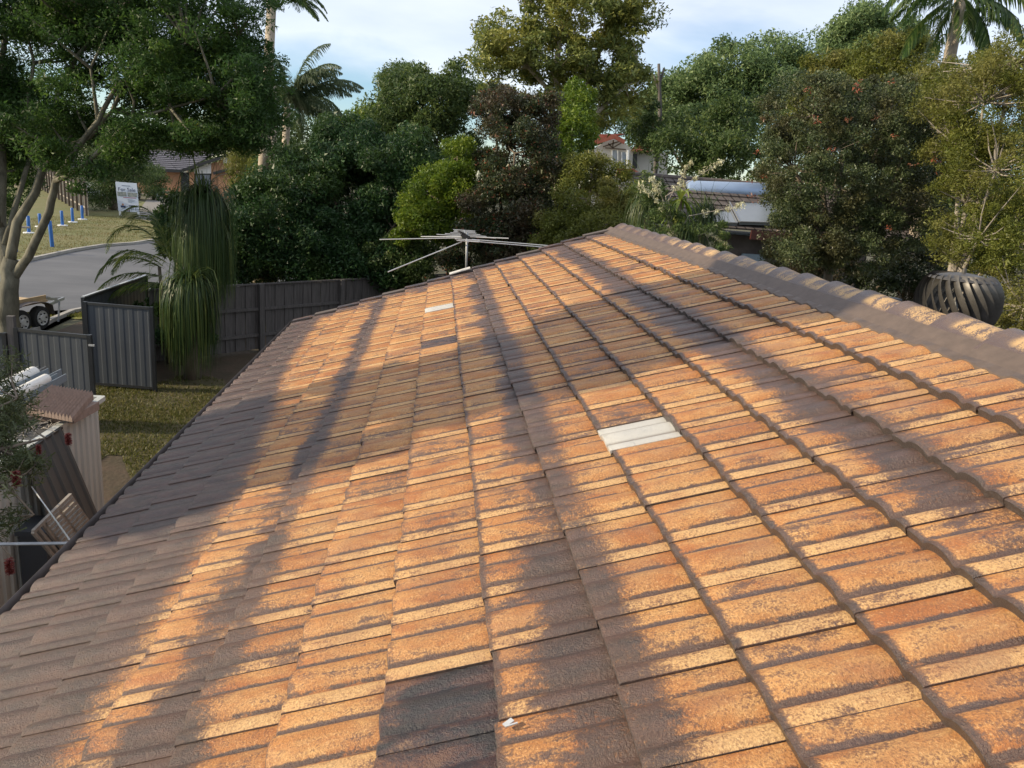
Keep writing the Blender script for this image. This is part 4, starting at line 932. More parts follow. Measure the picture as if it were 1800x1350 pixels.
for xa, xb in ((1192, 1272), (1276, 1356)):
    a = at(xa, 352, Y4-0.85)+nr4*0.09; b_ = at(xb, 354, Y4-0.85)+nr4*0.09; c_ = at(xb+22, 398, Y4e+0.12)+nr4*0.09; d_ = at(xa+22, 396, Y4e+0.12)+nr4*0.09
    o = quad('collector_panel', [d_, c_, b_, a], M['collector'], swh, 0.07)
    for p_, q_ in ((a, b_), (b_, c_), (c_, d_), (d_, a)): mb = MB(); mb.beam(p_+nr4*0.006, q_+nr4*0.006, 0.03, 0.03, nr4); mb.build('frame', M['galv'], o)

# ================================================================== vegetation
def unit(n):
    v = rng.normal(size=(n, 3)); return v/np.linalg.norm(v, axis=1, keepdims=True)
def leaves(C, size, aspect=0.45, droop=0.0, upbias=0.4, fold=True, jitter=0.35):
    """rhombus leaves at centres C; droop pulls the long axis down"""
    n = len(C); a = unit(n); a[:, 2] = a[:, 2]*(1-droop) - droop*1.3; a /= np.linalg.norm(a, axis=1, keepdims=True)
    nn = unit(n); nn[:, 2] += upbias*2*(1-droop); b = np.cross(a, nn); b /= (np.linalg.norm(b, axis=1, keepdims=True)+1e-9)
    s = size*(1+rng.normal(0, jitter, n)).clip(0.4, 2.0)[:, None]
    V = np.stack([C-a*s*0.42-b*s*aspect*0.5, C-a*s*0.42+b*s*aspect*0.5, C+a*s*0.62], 1).reshape(-1, 3)
    return V
class Crown:
    def __init__(s): s.V = []; s.T = []; s.clumps = []
    def lobes(s, lobes, nclump, cr, per, size, aspect=0.5, droop=0.0, flat=0.7, shell=0.55, tint=(0.0, 0.85), clump_var=0.35, upbias=0.4, hollow=True):
        lobes = [(Vector(c), r) for c, r in lobes]; wts = np.array([(r[0]*r[1]*r[2])**(2/3) for _, r in lobes]); wts /= wts.sum()
        per = int(per*1.8); size = size*0.76
        idx = rng.choice(len(lobes), nclump, p=wts); d = unit(nclump); rr = rng.uniform(shell, 1.0, nclump)[:, None]
        Cc = np.array([lobes[i][0] for i in idx]) + d*rr*np.array([lobes[i][1] for i in idx])
        s.clumps += [Vector(c) for c in Cc]
        crs = cr*rng.uniform(0.55, 1.35, nclump)
        off = rng.normal(size=(nclump, per, 3)); off /= (np.linalg.norm(off, axis=2, keepdims=True)+1e-9); off *= rng.uniform(0.15, 1.0, (nclump, per, 1))**0.6
        off *= crs[:, None, None]; off[:, :, 2] *= flat
        C = (Cc[:, None, :]+off).reshape(-1, 3)
        ct = rng.uniform(0, clump_var, nclump)[:, None]; lt = rng.uniform(tint[0], tint[1], (nclump, per)); T = (lt*(1-clump_var)+ct).reshape(-1)
        if tint[1] >= 1.0: T = lt.reshape(-1)
        s.V.append(leaves(C, size, aspect, droop, upbias)); s.T.append(np.repeat(T, 3)); return s
    def build(s, name, m, root):
        V = np.concatenate(s.V); return np_mesh(name, V, np.arange(len(V)).reshape(-1, 3), m, root, tint=np.concatenate(s.T))
def branchy(root, base, trunk_r, limbs, m, clumps=None, nsub=0, sub_r=0.02, name='trunk', seg=8):
    """limbs: list of (points, r0, r1); sub-branches reach towards leaf clumps"""
    mb = MB()
    for pts, r0, r1 in limbs:
        n = len(pts); fine = []
        for i in range(n-1):
            for k in range(3): fine.append(pts[i].lerp(pts[i+1], k/3))
        fine.append(pts[-1]); m_ = len(fine)
        fine = [p+Vector((random.gauss(0, r0*0.12), random.gauss(0, r0*0.12), 0)) if 0 < i < m_-1 else p for i, p in enumerate(fine)]
        mb.tube(fine, [r0+(r1-r0)*i/(m_-1) for i in range(m_)], seg)
    if clumps and nsub:
        allp = [(p, r0) for pts, r0, r1 in limbs for p in pts[1:]]
        for c in random.sample(clumps, min(nsub, len(clumps))):
            p, r_ = min(allp, key=lambda q: (q[0]-c).length+max(0, q[0].z-c.z)*1.0)
            mid = p.lerp(c, 0.5)+Vector((random.gauss(0, .08), random.gauss(0, .08), -0.06))*(p-c).length*0.5
            mb.tube([p, mid, c], [sub_r*1.3, sub_r*0.9, sub_r*0.3], 5, cap=False)
    return mb.build(name, m, root, smooth=True)
def P3(px, py, Y): return at(px, py, Y)
def lob(px, py, Y, rx, ry, rd=None):
    """ellipsoid lobe whose centre and size come from its place in the view at distance Y"""
    c = at(px, py, Y); s = (c-CAM).dot(fwd)/FPX; rx_, rz_ = rx*s, ry*s; return (c, (rx_, rd if rd else (rx_+rz_)/2, rz_))

LM = {
 'bigtree': leaf_mat('feathery_dark_leaf', (0.025, 0.057, 0.015), (0.067, 0.132, 0.028), (0.144, 0.230, 0.040), trans=0.5, patch=(0.034, 0.081, 0.023), pscale=0.5),
 'hedge': leaf_mat('deep_green_leaf', (0.014, 0.041, 0.016), (0.034, 0.082, 0.026), (0.078, 0.144, 0.038), trans=0.28, rough=0.45, patch=(0.060, 0.102, 0.019), pscale=0.55),
 'lime': leaf_mat('yellow_green_leaf', (0.047, 0.093, 0.013), (0.132, 0.202, 0.018), (0.265, 0.310, 0.031), trans=0.4),
 'red': leaf_mat('lilly_pilly_leaf', (0.019, 0.031, 0.014), (0.043, 0.062, 0.024), (0.090, 0.114, 0.042), (0.228, 0.072, 0.036), 0.94, trans=0.25, rough=0.4, patch=(0.079, 0.053, 0.032), pscale=0.8),
 'gum': leaf_mat('eucalypt_leaf', (0.085, 0.118, 0.034), (0.179, 0.217, 0.057), (0.416, 0.398, 0.103), (0.567, 0.227, 0.095), 0.985, trans=0.35, patch=(0.323, 0.302, 0.057), pscale=0.5),
 'mid': leaf_mat('mid_green_leaf', (0.033, 0.062, 0.019), (0.077, 0.122, 0.033), (0.169, 0.206, 0.056), trans=0.35),
 'grey': leaf_mat('hazed_grey_green_leaf', (0.063, 0.108, 0.039), (0.143, 0.215, 0.081), (0.287, 0.358, 0.143), trans=0.35),  # grey green leaf, colour lightened to stand in for distance haze
 'olive': leaf_mat('olive_leaf', (0.060, 0.075, 0.015), (0.143, 0.165, 0.027), (0.270, 0.270, 0.060), trans=0.38, patch=(0.210, 0.195, 0.053), pscale=0.9),
 'glossy': leaf_mat('small_glossy_leaf', (0.031, 0.049, 0.018), (0.074, 0.103, 0.039), (0.172, 0.196, 0.086), (0.345, 0.098, 0.052), 0.955, trans=0.25, rough=0.42, spec=0.4, patch=(0.083, 0.074, 0.030), pscale=1.4),
 'palm': leaf_mat('palm_leaflet', (0.028, 0.063, 0.017), (0.070, 0.126, 0.031), (0.182, 0.224, 0.056), trans=0.35, rough=0.35),
 'pony': leaf_mat('ponytail_strand', (0.025, 0.052, 0.016), (0.052, 0.094, 0.028), (0.138, 0.161, 0.040), trans=0.3, rough=0.4),
 'yellow': leaf_mat('golden_leaf', (0.10, 0.12, 0.015), (0.22, 0.22, 0.02), (0.38, 0.34, 0.04), trans=0.45),
 'brush': leaf_mat('bottlebrush_leaf', (0.045, 0.065, 0.025), (0.095, 0.115, 0.045), (0.20, 0.21, 0.10), (0.24, 0.15, 0.09), 0.93, trans=0.3, rough=0.4),
 'far': leaf_mat('distant_leaf', (0.030, 0.060, 0.021), (0.075, 0.112, 0.033), (0.165, 0.195, 0.060), trans=0.3),
}
LM['cane'] = leaf_mat('cane_palm_leaflet', (0.04, 0.075, 0.018), (0.09, 0.13, 0.03), (0.24, 0.24, 0.06), trans=0.4, rough=0.35)
LM['palm2'] = leaf_mat('soft_palm_leaflet', (0.045, 0.075, 0.035), (0.09, 0.13, 0.06), (0.17, 0.20, 0.10), trans=0.35, rough=0.4)
# ---- big spreading tree, left
YT = 17.2
bt = empty('spreading_tree', (P3(14, 600, 16.8).x, 16.8, 0), 'big dark feathery leaved tree filling the upper left with pale forked trunk', 'tree')
def pl3(pts, Y=YT): return [P3(x, y, Y+(dy or 0)) for x, y, dy in pts]
tb0 = P3(12, 600, 16.8); base = Vector((tb0.x, 16.8, 0))
limbs = [
 ([base, P3(13, 580, 16.8), P3(14, 510, 16.8), P3(20, 455, 16.9)], 0.27, 0.19),
 ([P3(16, 480, 16.9), P3(0, 400, 17.2), P3(2, 300, 17.5), P3(-6, 180, 17.8), P3(10, 60, 18)], 0.20, 0.06),
 ([P3(18, 470, 16.9), P3(30, 392, 17), P3(62, 338, 17.1), P3(78, 290, 17.1), P3(70, 238, 17.2), P3(92, 190, 17.2), P3(122, 120, 17.3), P3(165, 60, 17.4)], 0.14, 0.04),
 ([P3(18, 500, 16.9), P3(50, 450, 16.7), P3(86, 372, 16.5), P3(97, 318, 16.4), P3(130, 270, 16.3), P3(172, 212, 16.2), P3(205, 150, 16.1), P3(262, 112, 16)], 0.13, 0.035),
 ([P3(97, 318, 16.4), P3(140, 300, 16.0), P3(178, 262, 15.8), P3(232, 210, 15.7), P3(300, 190, 15.6), P3(380, 168, 15.5)], 0.075, 0.02),
 ([P3(78, 290, 17.1), P3(110, 262, 16.8), P3(158, 240, 16.6), P3(196, 196, 16.5), P3(235, 120, 16.3), P3(330, 75, 16.2), P3(420, 60, 16)], 0.08, 0.02),
 ([P3(70, 238, 17.2), P3(48, 180, 17.5), P3(60, 110, 17.7), P3(40, 30, 17.9)], 0.07, 0.02),
 ([P3(8, 430, 17), P3(38, 330, 17.4), P3(55, 262, 17.8), P3(40, 200, 18.2)], 0.09, 0.03),
 ([P3(172, 212, 16.2), P3(160, 120, 16.6), P3(200, 30, 16.8)], 0.05, 0.02),
 ([P3(0, 400, 17.2), P3(-40, 300, 17), P3(-90, 180, 17), P3(-120, 60, 17)], 0.14, 0.04),
]
cr_ = Crown()
L1 = [lob(60, 20, 18, 170, 80, 2.2), lob(210, 50, 17.5, 150, 75, 2.0), lob(350, 60, 16.5, 120, 75, 1.6), lob(440, 95, 16, 58, 75, 1.2), lob(-60, 120, 18, 110, 120, 2), lob(40, 165, 18.3, 75, 60, 1.3), lob(300, 128, 16.2, 120, 48, 1.4),
      lob(380, 175, 15.8, 105, 45, 1.2), lob(440, 200, 15.6, 55, 55, 1.0), lob(330, 235, 15.6, 110, 30, 1.1), lob(225, 265, 15.8, 45, 42, .8), lob(130, 205, 17, 65, 34, 1.0), lob(150, 130, 17.4, 60, 30, 1.0), lob(30, 250, 18, 75, 38, 1.2), lob(165, 292, 16, 42, 22, .7), lob(415, 240, 15.5, 60, 26, .8), lob(-20, 230, 18, 60, 70, 1.3), lob(15, 310, 18.5, 45, 26, .8), lob(-15, 350, 18.5, 40, 40, .8), lob(85, 265, 15.6, 38, 22, .5), lob(145, 318, 15.6, 40, 16, .5), lob(30, 215, 15.8, 50, 26, .6), lob(215, 225, 15.2, 45, 22, .5), lob(110, 150, 15.6, 50, 26, .6), lob(60, 225, 18.2, 45, 40, .8), lob(10, 270, 18.5, 50, 30, .8), lob(455, 150, 15.6, 38, 60, .9), lob(120, 25, 18.5, 110, 60, 1.6), lob(270, 180, 17.5, 60, 35, 1.0), lob(250, -60, 17, 260, 80, 2.2)]
cr_.lobes(L1, 900, 0.38, 190, 0.092, 0.36, 0.1, 0.62, 0.25, upbias=0.35)
cr_.build('crown', LM['bigtree'], bt)
branchy(bt, base, 0.25, [(p_, a_*(1.0 if i_ == 0 else 0.74), b_*0.8) for i_, (p_, a_, b_) in enumerate(limbs)], M['palebark'], [c for c in cr_.clumps], 190, 0.026)

def tree(name, label, cat, lobes, m, bark, Y, nclump, cr, per, size, aspect=0.5, droop=0.0, flat=0.8, nsub=40, tr=0.12, limbs=None, shell=0.55, tint=(0, 0.85), sub_r=0.02, group=None, upbias=0.4, base=None, clump_var=0.35):
    lobes = [(Vector(c), r) for c, r in lobes]; c0 = lobes[0][0]; b = base if base is not None else Vector((c0.x, c0.y, 0)); root = empty(name, b, label, cat, group)
    k = Crown(); k.lobes(lobes, nclump, cr, per, size, aspect, droop, flat, shell, tint, clump_var, upbias); k.build('crown', m, root)
    if limbs is None:
        ctr = sum((Vector(l[0]) for l in lobes), Vector())/len(lobes); fork = b.lerp(Vector((b.x*0.5+ctr.x*0.5, b.y*.5+ctr.y*.5, min(l[0].z-l[1][2] for l in lobes)+0.2)), 1.0); fork.z = max(fork.z, 0.5)
        limbs = [([b, b.lerp(fork, 0.5)+Vector((0.05, 0, 0)), fork], tr, tr*0.75)] + [([fork, fork.lerp(Vector(l[0]), 0.5)+Vector((0, 0, 0.1)), Vector(l[0])], tr*0.55, tr*0.2) for l in lobes[:7]]
    branchy(root, b, tr, limbs, bark, k.clumps, nsub, sub_r); return root

# ---- hedge mass behind the paling fence, three shrubs
tree('hedge_shrub', 'dense blue green shrub behind the fence, left of the darker ones', 'shrub', [lob(470, 400, 22.5, 75, 85, 1.5), lob(455, 350, 23, 42, 45, 1.2), lob(520, 340, 23, 70, 50, 1.3), lob(560, 430, 22.3, 60, 60, 1.2), lob(430, 430, 22.3, 50, 60, 1), lob(400, 470, 22, 60, 40, .9), lob(500, 470, 22, 70, 45, .9), lob(465, 345, 23, 40, 40, 1), lob(490, 290, 24, 35, 35, 1)], LM['hedge'], M['bark'], 22.5, 240, 0.42, 250, 0.11, nsub=20)
tree('hedge_shrub', 'tall dark green rounded shrub rising highest at the middle of the hedge', 'shrub', [lob(620, 340, 24, 90, 80, 1.6), lob(570, 290, 25, 60, 45, 1.4), lob(660, 280, 25, 70, 55, 1.4), lob(690, 400, 23, 70, 80, 1.3), lob(620, 440, 22.6, 70, 60, 1.1), lob(600, 235, 26, 40, 30, 1), lob(560, 470, 22, 70, 40, .9), lob(640, 480, 22, 70, 35, .9), lob(730, 300, 24, 45, 70, 1.1), lob(700, 470, 22, 50, 40, .9)], LM['hedge'], M['bark'], 24, 310, 0.45, 250, 0.115, nsub=20)
tree('lime_shrub', 'bright yellow green shrub left of the reddish tree, above the antenna', 'shrub', [lob(805, 275, 22, 42, 38, .8), lob(770, 350, 21.5, 55, 48, .9), lob(745, 400, 21.2, 50, 42, .8), lob(815, 400, 21.2, 48, 50, .8), lob(800, 330, 21.5, 40, 50, .8)], LM['lime'], M['bark'], 21.5, 120, 0.30, 210, 0.095, nsub=15)
tree('lime_shrub', 'small yellow green shrub low beside the fence end below the dark hedge', 'shrub', [lob(680, 450, 21.6, 35, 40, .6), lob(730, 455, 21.4, 40, 38, .6)], LM['mid'], M['bark'], 21.5, 50, 0.28, 170, 0.09, nsub=8)
tree('reddish_tree', 'dark reddish tipped tree standing directly behind the antenna', 'tree', [lob(905, 270, 21, 75, 90, 1.4), lob(900, 360, 20.5, 85, 70, 1.3), lob(870, 200, 22, 50, 50, 1.0), lob(960, 330, 20.8, 55, 90, 1.1), lob(950, 215, 21.5, 45, 50, 1.0), lob(880, 420, 20, 80, 40, 1.0), lob(960, 430, 20, 50, 40, .9), lob(840, 470, 20, 60, 35, .9), lob(790, 470, 20.5, 50, 35, .8)], LM['red'], M['bark'], 21, 290, 0.34, 260, 0.085, tint=(0, 1.0), nsub=30)
tree('green_shrub', 'olive green shrub right of the reddish tree and left of the ridge top', 'shrub', [lob(1030, 350, 19, 60, 50, 1.0), lob(1090, 330, 19.5, 50, 35, 1.0), lob(1040, 300, 20, 50, 30, .9), lob(1000, 400, 18.5, 50, 30, .8), lob(1110, 375, 18.5, 50, 35, .9), lob(1000, 440, 18.5, 60, 40, .9), lob(1060, 400, 18, 60, 30, .8)], LM['olive'], M['bark'], 19, 180, 0.30, 230, 0.075, nsub=15)
tree('green_shrub', 'bright green upright bush between the reddish tree and the cream house', 'shrub', [lob(1005, 235, 24, 38, 60, .9), lob(1015, 180, 25, 30, 40, .8), lob(990, 290, 23.5, 40, 40, .8)], LM['lime'], M['bark'], 24, 55, 0.34, 190, 0.11, nsub=10)
# ---- tall gum
YG_ = 31
gb = P3(985, 400, YG_); gb.z = 0
GL = [lob(1010, 25, YG_, 110, 45, 2.2), lob(1110, 20, YG_, 55, 38, 1.6), lob(900, 70, YG_, 60, 40, 1.6), lob(965, 95, YG_, 90, 50, 2.0), lob(868, 100, YG_-1, 45, 30, 1.2), lob(1060, 105, YG_, 70, 50, 1.8), lob(930, 150, YG_, 90, 40, 1.8), lob(1095, 150, YG_+1, 50, 50, 1.6), lob(1040, 190, YG_, 70, 35, 1.5), lob(980, -50, YG_, 120, 50, 2)]
gl_ = [([gb, P3(985, 300, YG_), P3(990, 200, YG_)], 0.26, 0.18), ([P3(990, 200, YG_), P3(975, 130, YG_), P3(985, 60, YG_), P3(1010, 0, YG_), P3(1015, -60, YG_)], 0.15, 0.04), ([P3(990, 220, YG_), P3(1035, 140, YG_), P3(1060, 70, YG_), P3(1110, 30, YG_), P3(1145, 45, YG_)], 0.12, 0.03),
       ([P3(985, 180, YG_), P3(930, 120, YG_), P3(890, 80, YG_), P3(850, 95, YG_)], 0.09, 0.03), ([P3(988, 240, YG_), P3(1050, 200, YG_), P3(1100, 150, YG_), P3(1120, 110, YG_)], 0.10, 0.03), ([P3(975, 130, YG_), P3(935, 70, YG_), P3(925, 10, YG_)], 0.08, 0.03)]
tree('gum_tree', 'tall airy eucalypt with golden green leaves and pale branches against the sky', 'tree', GL, LM['gum'], M['gumbark'], YG_, 270, 0.56, 115, 0.20, 0.42, 0.35, 0.7, nsub=120, limbs=gl_, base=gb, sub_r=0.03, clump_var=0.2)
# ---- background trees, centre
def bg_tree(label, lobes, m, nclump, cr, per, size, *a, name='background_tree', **k): return tree(name, label, 'tree', lobes, m, M['bark'], 0, nclump, cr, per, size, *a, group='trees beyond the yards', **k)
bg_tree('broad green tree crown left of the tall eucalypt, feathery top', [lob(760, 180, 38, 80, 50, 2.5), lob(700, 205, 38, 50, 45, 2), lob(810, 150, 39, 50, 40, 2), lob(720, 150, 42, 50, 25, 2), lob(770, 250, 37, 90, 40, 2), lob(690, 260, 37, 50, 45, 2)], LM['mid'], 150, 0.75, 200, 0.19, nsub=30, sub_r=0.03)
bg_tree('yellow green tree behind the hedge, right of the queen palm', [lob(640, 240, 40, 55, 28, 2), lob(600, 255, 40, 30, 25, 1.5), lob(660, 210, 42, 40, 18, 1.5)], LM['lime'], 60, 0.65, 170, 0.19, nsub=10)
bg_tree('golden bush glowing behind the hedge beside the queen palm', [lob(592, 238, 48, 16, 16, 1)], LM['yellow'], 18, 0.5, 130, 0.2, nsub=5)
bg_tree('wispy grey tree top showing above the broad green crown', [lob(690, 150, 55, 25, 22, 1.5), lob(725, 128, 55, 35, 12, 1.5), lob(678, 185, 55, 15, 20, 1)], LM['grey'], 40, 0.7, 100, 0.24, nsub=30, sub_r=0.04)
bg_tree('grey green eucalypt behind the cream house, rounded top', [lob(1290, 120, 36, 70, 45, 2.5), lob(1370, 95, 36, 50, 40, 2), lob(1240, 165, 36, 60, 50, 2.2), lob(1340, 160, 35, 90, 55, 2.5), lob(1180, 190, 37, 45, 60, 2), lob(1260, 230, 34, 80, 40, 2), lob(1390, 130, 36, 35, 40, 1.5)], LM['grey'], 210, 0.72, 190, 0.18, 0.5, 0.3, nsub=50, sub_r=0.03)
bg_tree('pale hazy eucalypt dome at the skyline right of centre', [lob(1500, 55, 48, 55, 35, 2.5), lob(1470, 95, 48, 40, 30, 2), lob(1540, 70, 48, 35, 35, 2), lob(1520, 30, 49, 30, 18, 1.5)], LM['grey'], 90, 0.85, 170, 0.23, 0.5, 0.25, nsub=20, sub_r=0.04)
bg_tree('small hazy tree top left of the tall palm trunk', [lob(1595, 60, 55, 28, 20, 1.5), lob(1600, 90, 54, 40, 25, 1.5)], LM['grey'], 34, 0.8, 130, 0.25, nsub=8)
bg_tree('dark leaning tree between the cream house and the solar tank', [lob(1200, 250, 28, 60, 40, 1.5), lob(1260, 270, 27, 55, 40, 1.5), lob(1290, 220, 29, 50, 50, 1.5), lob(1150, 225, 33, 45, 40, 1.5)], LM['mid'], 100, 0.55, 200, 0.14, nsub=30)
bg_tree('yellow green fine leaved tree above the dense glossy one', [lob(1490, 140, 22, 90, 45, 1.5), lob(1560, 110, 22, 80, 40, 1.5), lob(1440, 190, 22, 50, 40, 1.2), lob(1600, 170, 21, 70, 50, 1.4)], LM['olive'], 150, 0.45, 220, 0.10, nsub=30)
tree('dead_tree', 'bare grey topped dead trunk poking above the trees right of the eucalypt', 'dead tree', [lob(1158, 150, 34, 4, 4, .1)], LM['far'], M['timber_grey'], 34, 2, 0.2, 8, 0.1, nsub=0, limbs=[([Vector((P3(1160, 300, 34).x, 34, 0)), P3(1160, 200, 34), P3(1158, 112, 34)], 0.13, 0.06), ([P3(1159, 150, 34), P3(1167, 120, 34)], 0.07, 0.04), ([P3(1159, 160, 34), P3(1149, 132, 34)], 0.06, 0.03)])
bg_tree('broad mid green tree filling behind the glossy tree at right', [lob(1450, 250, 24, 120, 90, 2), lob(1600, 240, 24, 120, 90, 2), lob(1740, 200, 24, 110, 110, 2), lob(1520, 350, 22, 120, 80, 1.6), lob(1680, 370, 21, 120, 90, 1.6), lob(1800, 330, 20, 90, 110, 1.6)], LM['mid'], 300, 0.5, 170, 0.12, nsub=10)
bg_tree('dark grey green trees standing behind the red roofed house', [lob(1080, 200, 78, 70, 45, 3), lob(1150, 210, 78, 60, 45, 3), lob(1020, 230, 78, 50, 50, 3), lob(1190, 170, 60, 50, 50, 3)], LM['grey'], 110, 1.1, 120, 0.30, nsub=10)
bg_tree('dense green trees closing the gap behind the queen palm', [lob(560, 225, 70, 70, 30, 3), lob(500, 250, 70, 60, 35, 3), lob(640, 220, 75, 60, 25, 3)], LM['mid'], 70, 1.1, 110, 0.30, nsub=10)
# ---- right hand big glossy tree, close
tree('glossy_tree', 'dense dark small leaved tree with red leaf tips filling the right', 'tree', [lob(1480, 300, 14.5, 150, 130, 1.7), lob(1430, 200, 14.5, 85, 70, 1.2), lob(1560, 220, 14.3, 85, 85, 1.2), lob(1396, 300, 14.0, 52, 90, 1.0), lob(1440, 410, 13.8, 90, 55, 1.0), lob(1570, 380, 13.8, 80, 75, 1.1), lob(1640, 330, 14.5, 50, 80, 1.0), lob(1400, 450, 13.6, 55, 38, .8), lob(1500, 440, 13.6, 80, 35, .8)],
     LM['glossy'], M['bark'], 14.3, 800, 0.20, 170, 0.046, 0.6, tint=(0, 0.957), nsub=120, sub_r=0.012, tr=0.12, shell=0.7)
k_ = Crown(); k_.lobes([lob(1480, 290, 14.0, 165, 150, 1.9)], 34, 0.09, 9, 0.05, 0.45, tint=(0.0, 1.0), shell=0.92); rt = [o for o in S.objects if o.name.startswith('glossy_tree')][0]
for i in range(len(k_.T)): k_.T[i][:] = 1.0
k_.build('new_growth', LM['glossy'], rt)['kind'] = 'stuff'
# ---- far right olive tree with twigs
tree('twiggy_tree', 'sparse olive tree with bare grey twigs at the right edge', 'tree', [lob(1730, 180, 12, 90, 80, 1.3), lob(1790, 110, 12, 80, 60, 1.2), lob(1750, 300, 11.5, 90, 80, 1.2), lob(1720, 420, 11.2, 70, 60, 1.0), lob(1790, 430, 11, 80, 80, 1.1), lob(1690, 260, 12.4, 50, 60, .9), lob(1800, 540, 10.5, 60, 60, .8), lob(1660, 150, 14, 50, 50, 1)],
     LM['olive'], M['timber_pale'], 12, 540, 0.20, 130, 0.052, 0.42, 0.1, nsub=260, sub_r=0.012, tr=0.10, shell=0.45)
# ---- dark shrubs added to stand in for black shade beyond the ridge
tree('shade_filler_shrub', 'dark low shrub added as deep shade below the dense right hand tree', 'shrub', [lob(1400, 500, 15.5, 60, 40, 1), lob(1500, 500, 15.5, 90, 45, 1.2), lob(1620, 480, 15.5, 90, 50, 1.2), lob(1740, 560, 13, 70, 50, 1)], LM['red'], M['bark'], 15, 120, 0.30, 170, 0.085, nsub=5)
rf = empty('shade_filler_fence', (6, 17.0, 0), 'dark timber fence added to fill the shade beyond the ridge', 'fence')  # added dark backing, keeps the shaded gap from looking lit
for i in range(56):
    mb = MB(); mb.box((4.2+i*0.2, 17.2, 1.0), (0.19, 0.02, 2.0+random.uniform(-.03, .03))); mb.build('paling', M['timber_dark'], rf)
mb = MB(); mb.beam((4.1, 17.26, 0.5), (15.4, 17.26, 0.5), 0.05, 0.08); mb.beam((4.1, 17.26, 1.6), (15.4, 17.26, 1.6), 0.05, 0.08); mb.build('rail', M['timber_dark'], rf)
# ---- left background
bg_tree('weeping dark tree beside the sign with a straight brown trunk', [lob(200, 290, 63, 45, 25, 2), lob(185, 320, 62, 28, 25, 1.5), lob(240, 310, 63, 30, 30, 1.5), lob(170, 345, 61.5, 16, 20, 1)], LM['mid'], 80, 0.9, 120, 0.22, 0.3, 0.6, nsub=12, tr=0.42, base=Vector((*G(198, 368), 0)))
bg_tree('round green bush in front of the brick house wall', [lob(270, 325, 80, 22, 22, 1.5), lob(262, 300, 82, 22, 14, 1.2)], LM['mid'], 40, 0.8, 110, 0.24, nsub=4)
bg_tree('golden lit tree above the slate roof of the brick house', [lob(330, 240, 105, 25, 22, 3), lob(310, 225, 105, 20, 15, 2)], LM['yellow'], 36, 1.1, 110, 0.42, nsub=5)
bg_tree('grey green tree standing behind the brick house roof, right part', [lob(370, 235, 108, 40, 30, 3), lob(420, 240, 100, 30, 30, 3), lob(440, 270, 95, 30, 20, 2)], LM['grey'], 60, 1.3, 120, 0.45, nsub=6)
bg_tree('dark tree standing behind the left end of the slate roof', [lob(220, 240, 112, 50, 26, 3), lob(150, 235, 115, 45, 28, 3), lob(270, 245, 115, 30, 18, 3)], LM['mid'], 70, 1.4, 120, 0.45, nsub=6)
bg_tree('yellowish tree clump behind the long paling fence at far left', [lob(40, 262, 108, 50, 32, 4), lob(-30, 262, 108, 50, 42, 4), lob(105, 262, 112, 30, 24, 3), lob(70, 285, 106, 30, 22, 3), lob(0, 300, 100, 40, 26, 3)], LM['mid'], 130, 1.3, 120, 0.5, nsub=6)
bg_tree('drooping pale green tree beside the far right end of the brick house', [lob(430, 270, 60, 25, 25, 1.5), lob(455, 300, 58, 25, 25, 1.2), lob(415, 300, 60, 12, 30, 1)], LM['olive'], 50, 0.6, 110, 0.24, 0.25, 0.8, nsub=12)
# unseen pine added left of the house to shade a band of roof
tree('shade_caster_pine', 'unseen columnar pine added left of the house to shade the roof', 'tree', [((-9.4, 4.62, 1.8+1.05*i), (1.0, 1.30, 0.95)) for i in range(8)], LM['hedge'], M['bark'], 5.4, 620, 0.22, 130, 0.15, 0.5, nsub=0, shell=0.35)
# ---- distant wood on the skyline
kk = Crown(); LW = []
for i in range(70):
    az = R(-42+i*1.28+random.uniform(-.6, .6)); d_ = random.uniform(130, 190); hgt = random.uniform(7, 13); c_ = Vector((math.sin(az)*d_, math.cos(az)*d_, hgt*0.45)); LW.append((c_, (random.uniform(4, 8), 4, hgt*0.55)))
kk.lobes(LW, 1000, 1.7, 60, 0.75, 0.6); V_ = np.concatenate(kk.V); np_mesh('distant_wood', V_, np.arange(len(V_)).reshape(-1, 3), LM['far'], kind='stuff', tint=np.concatenate(kk.T))

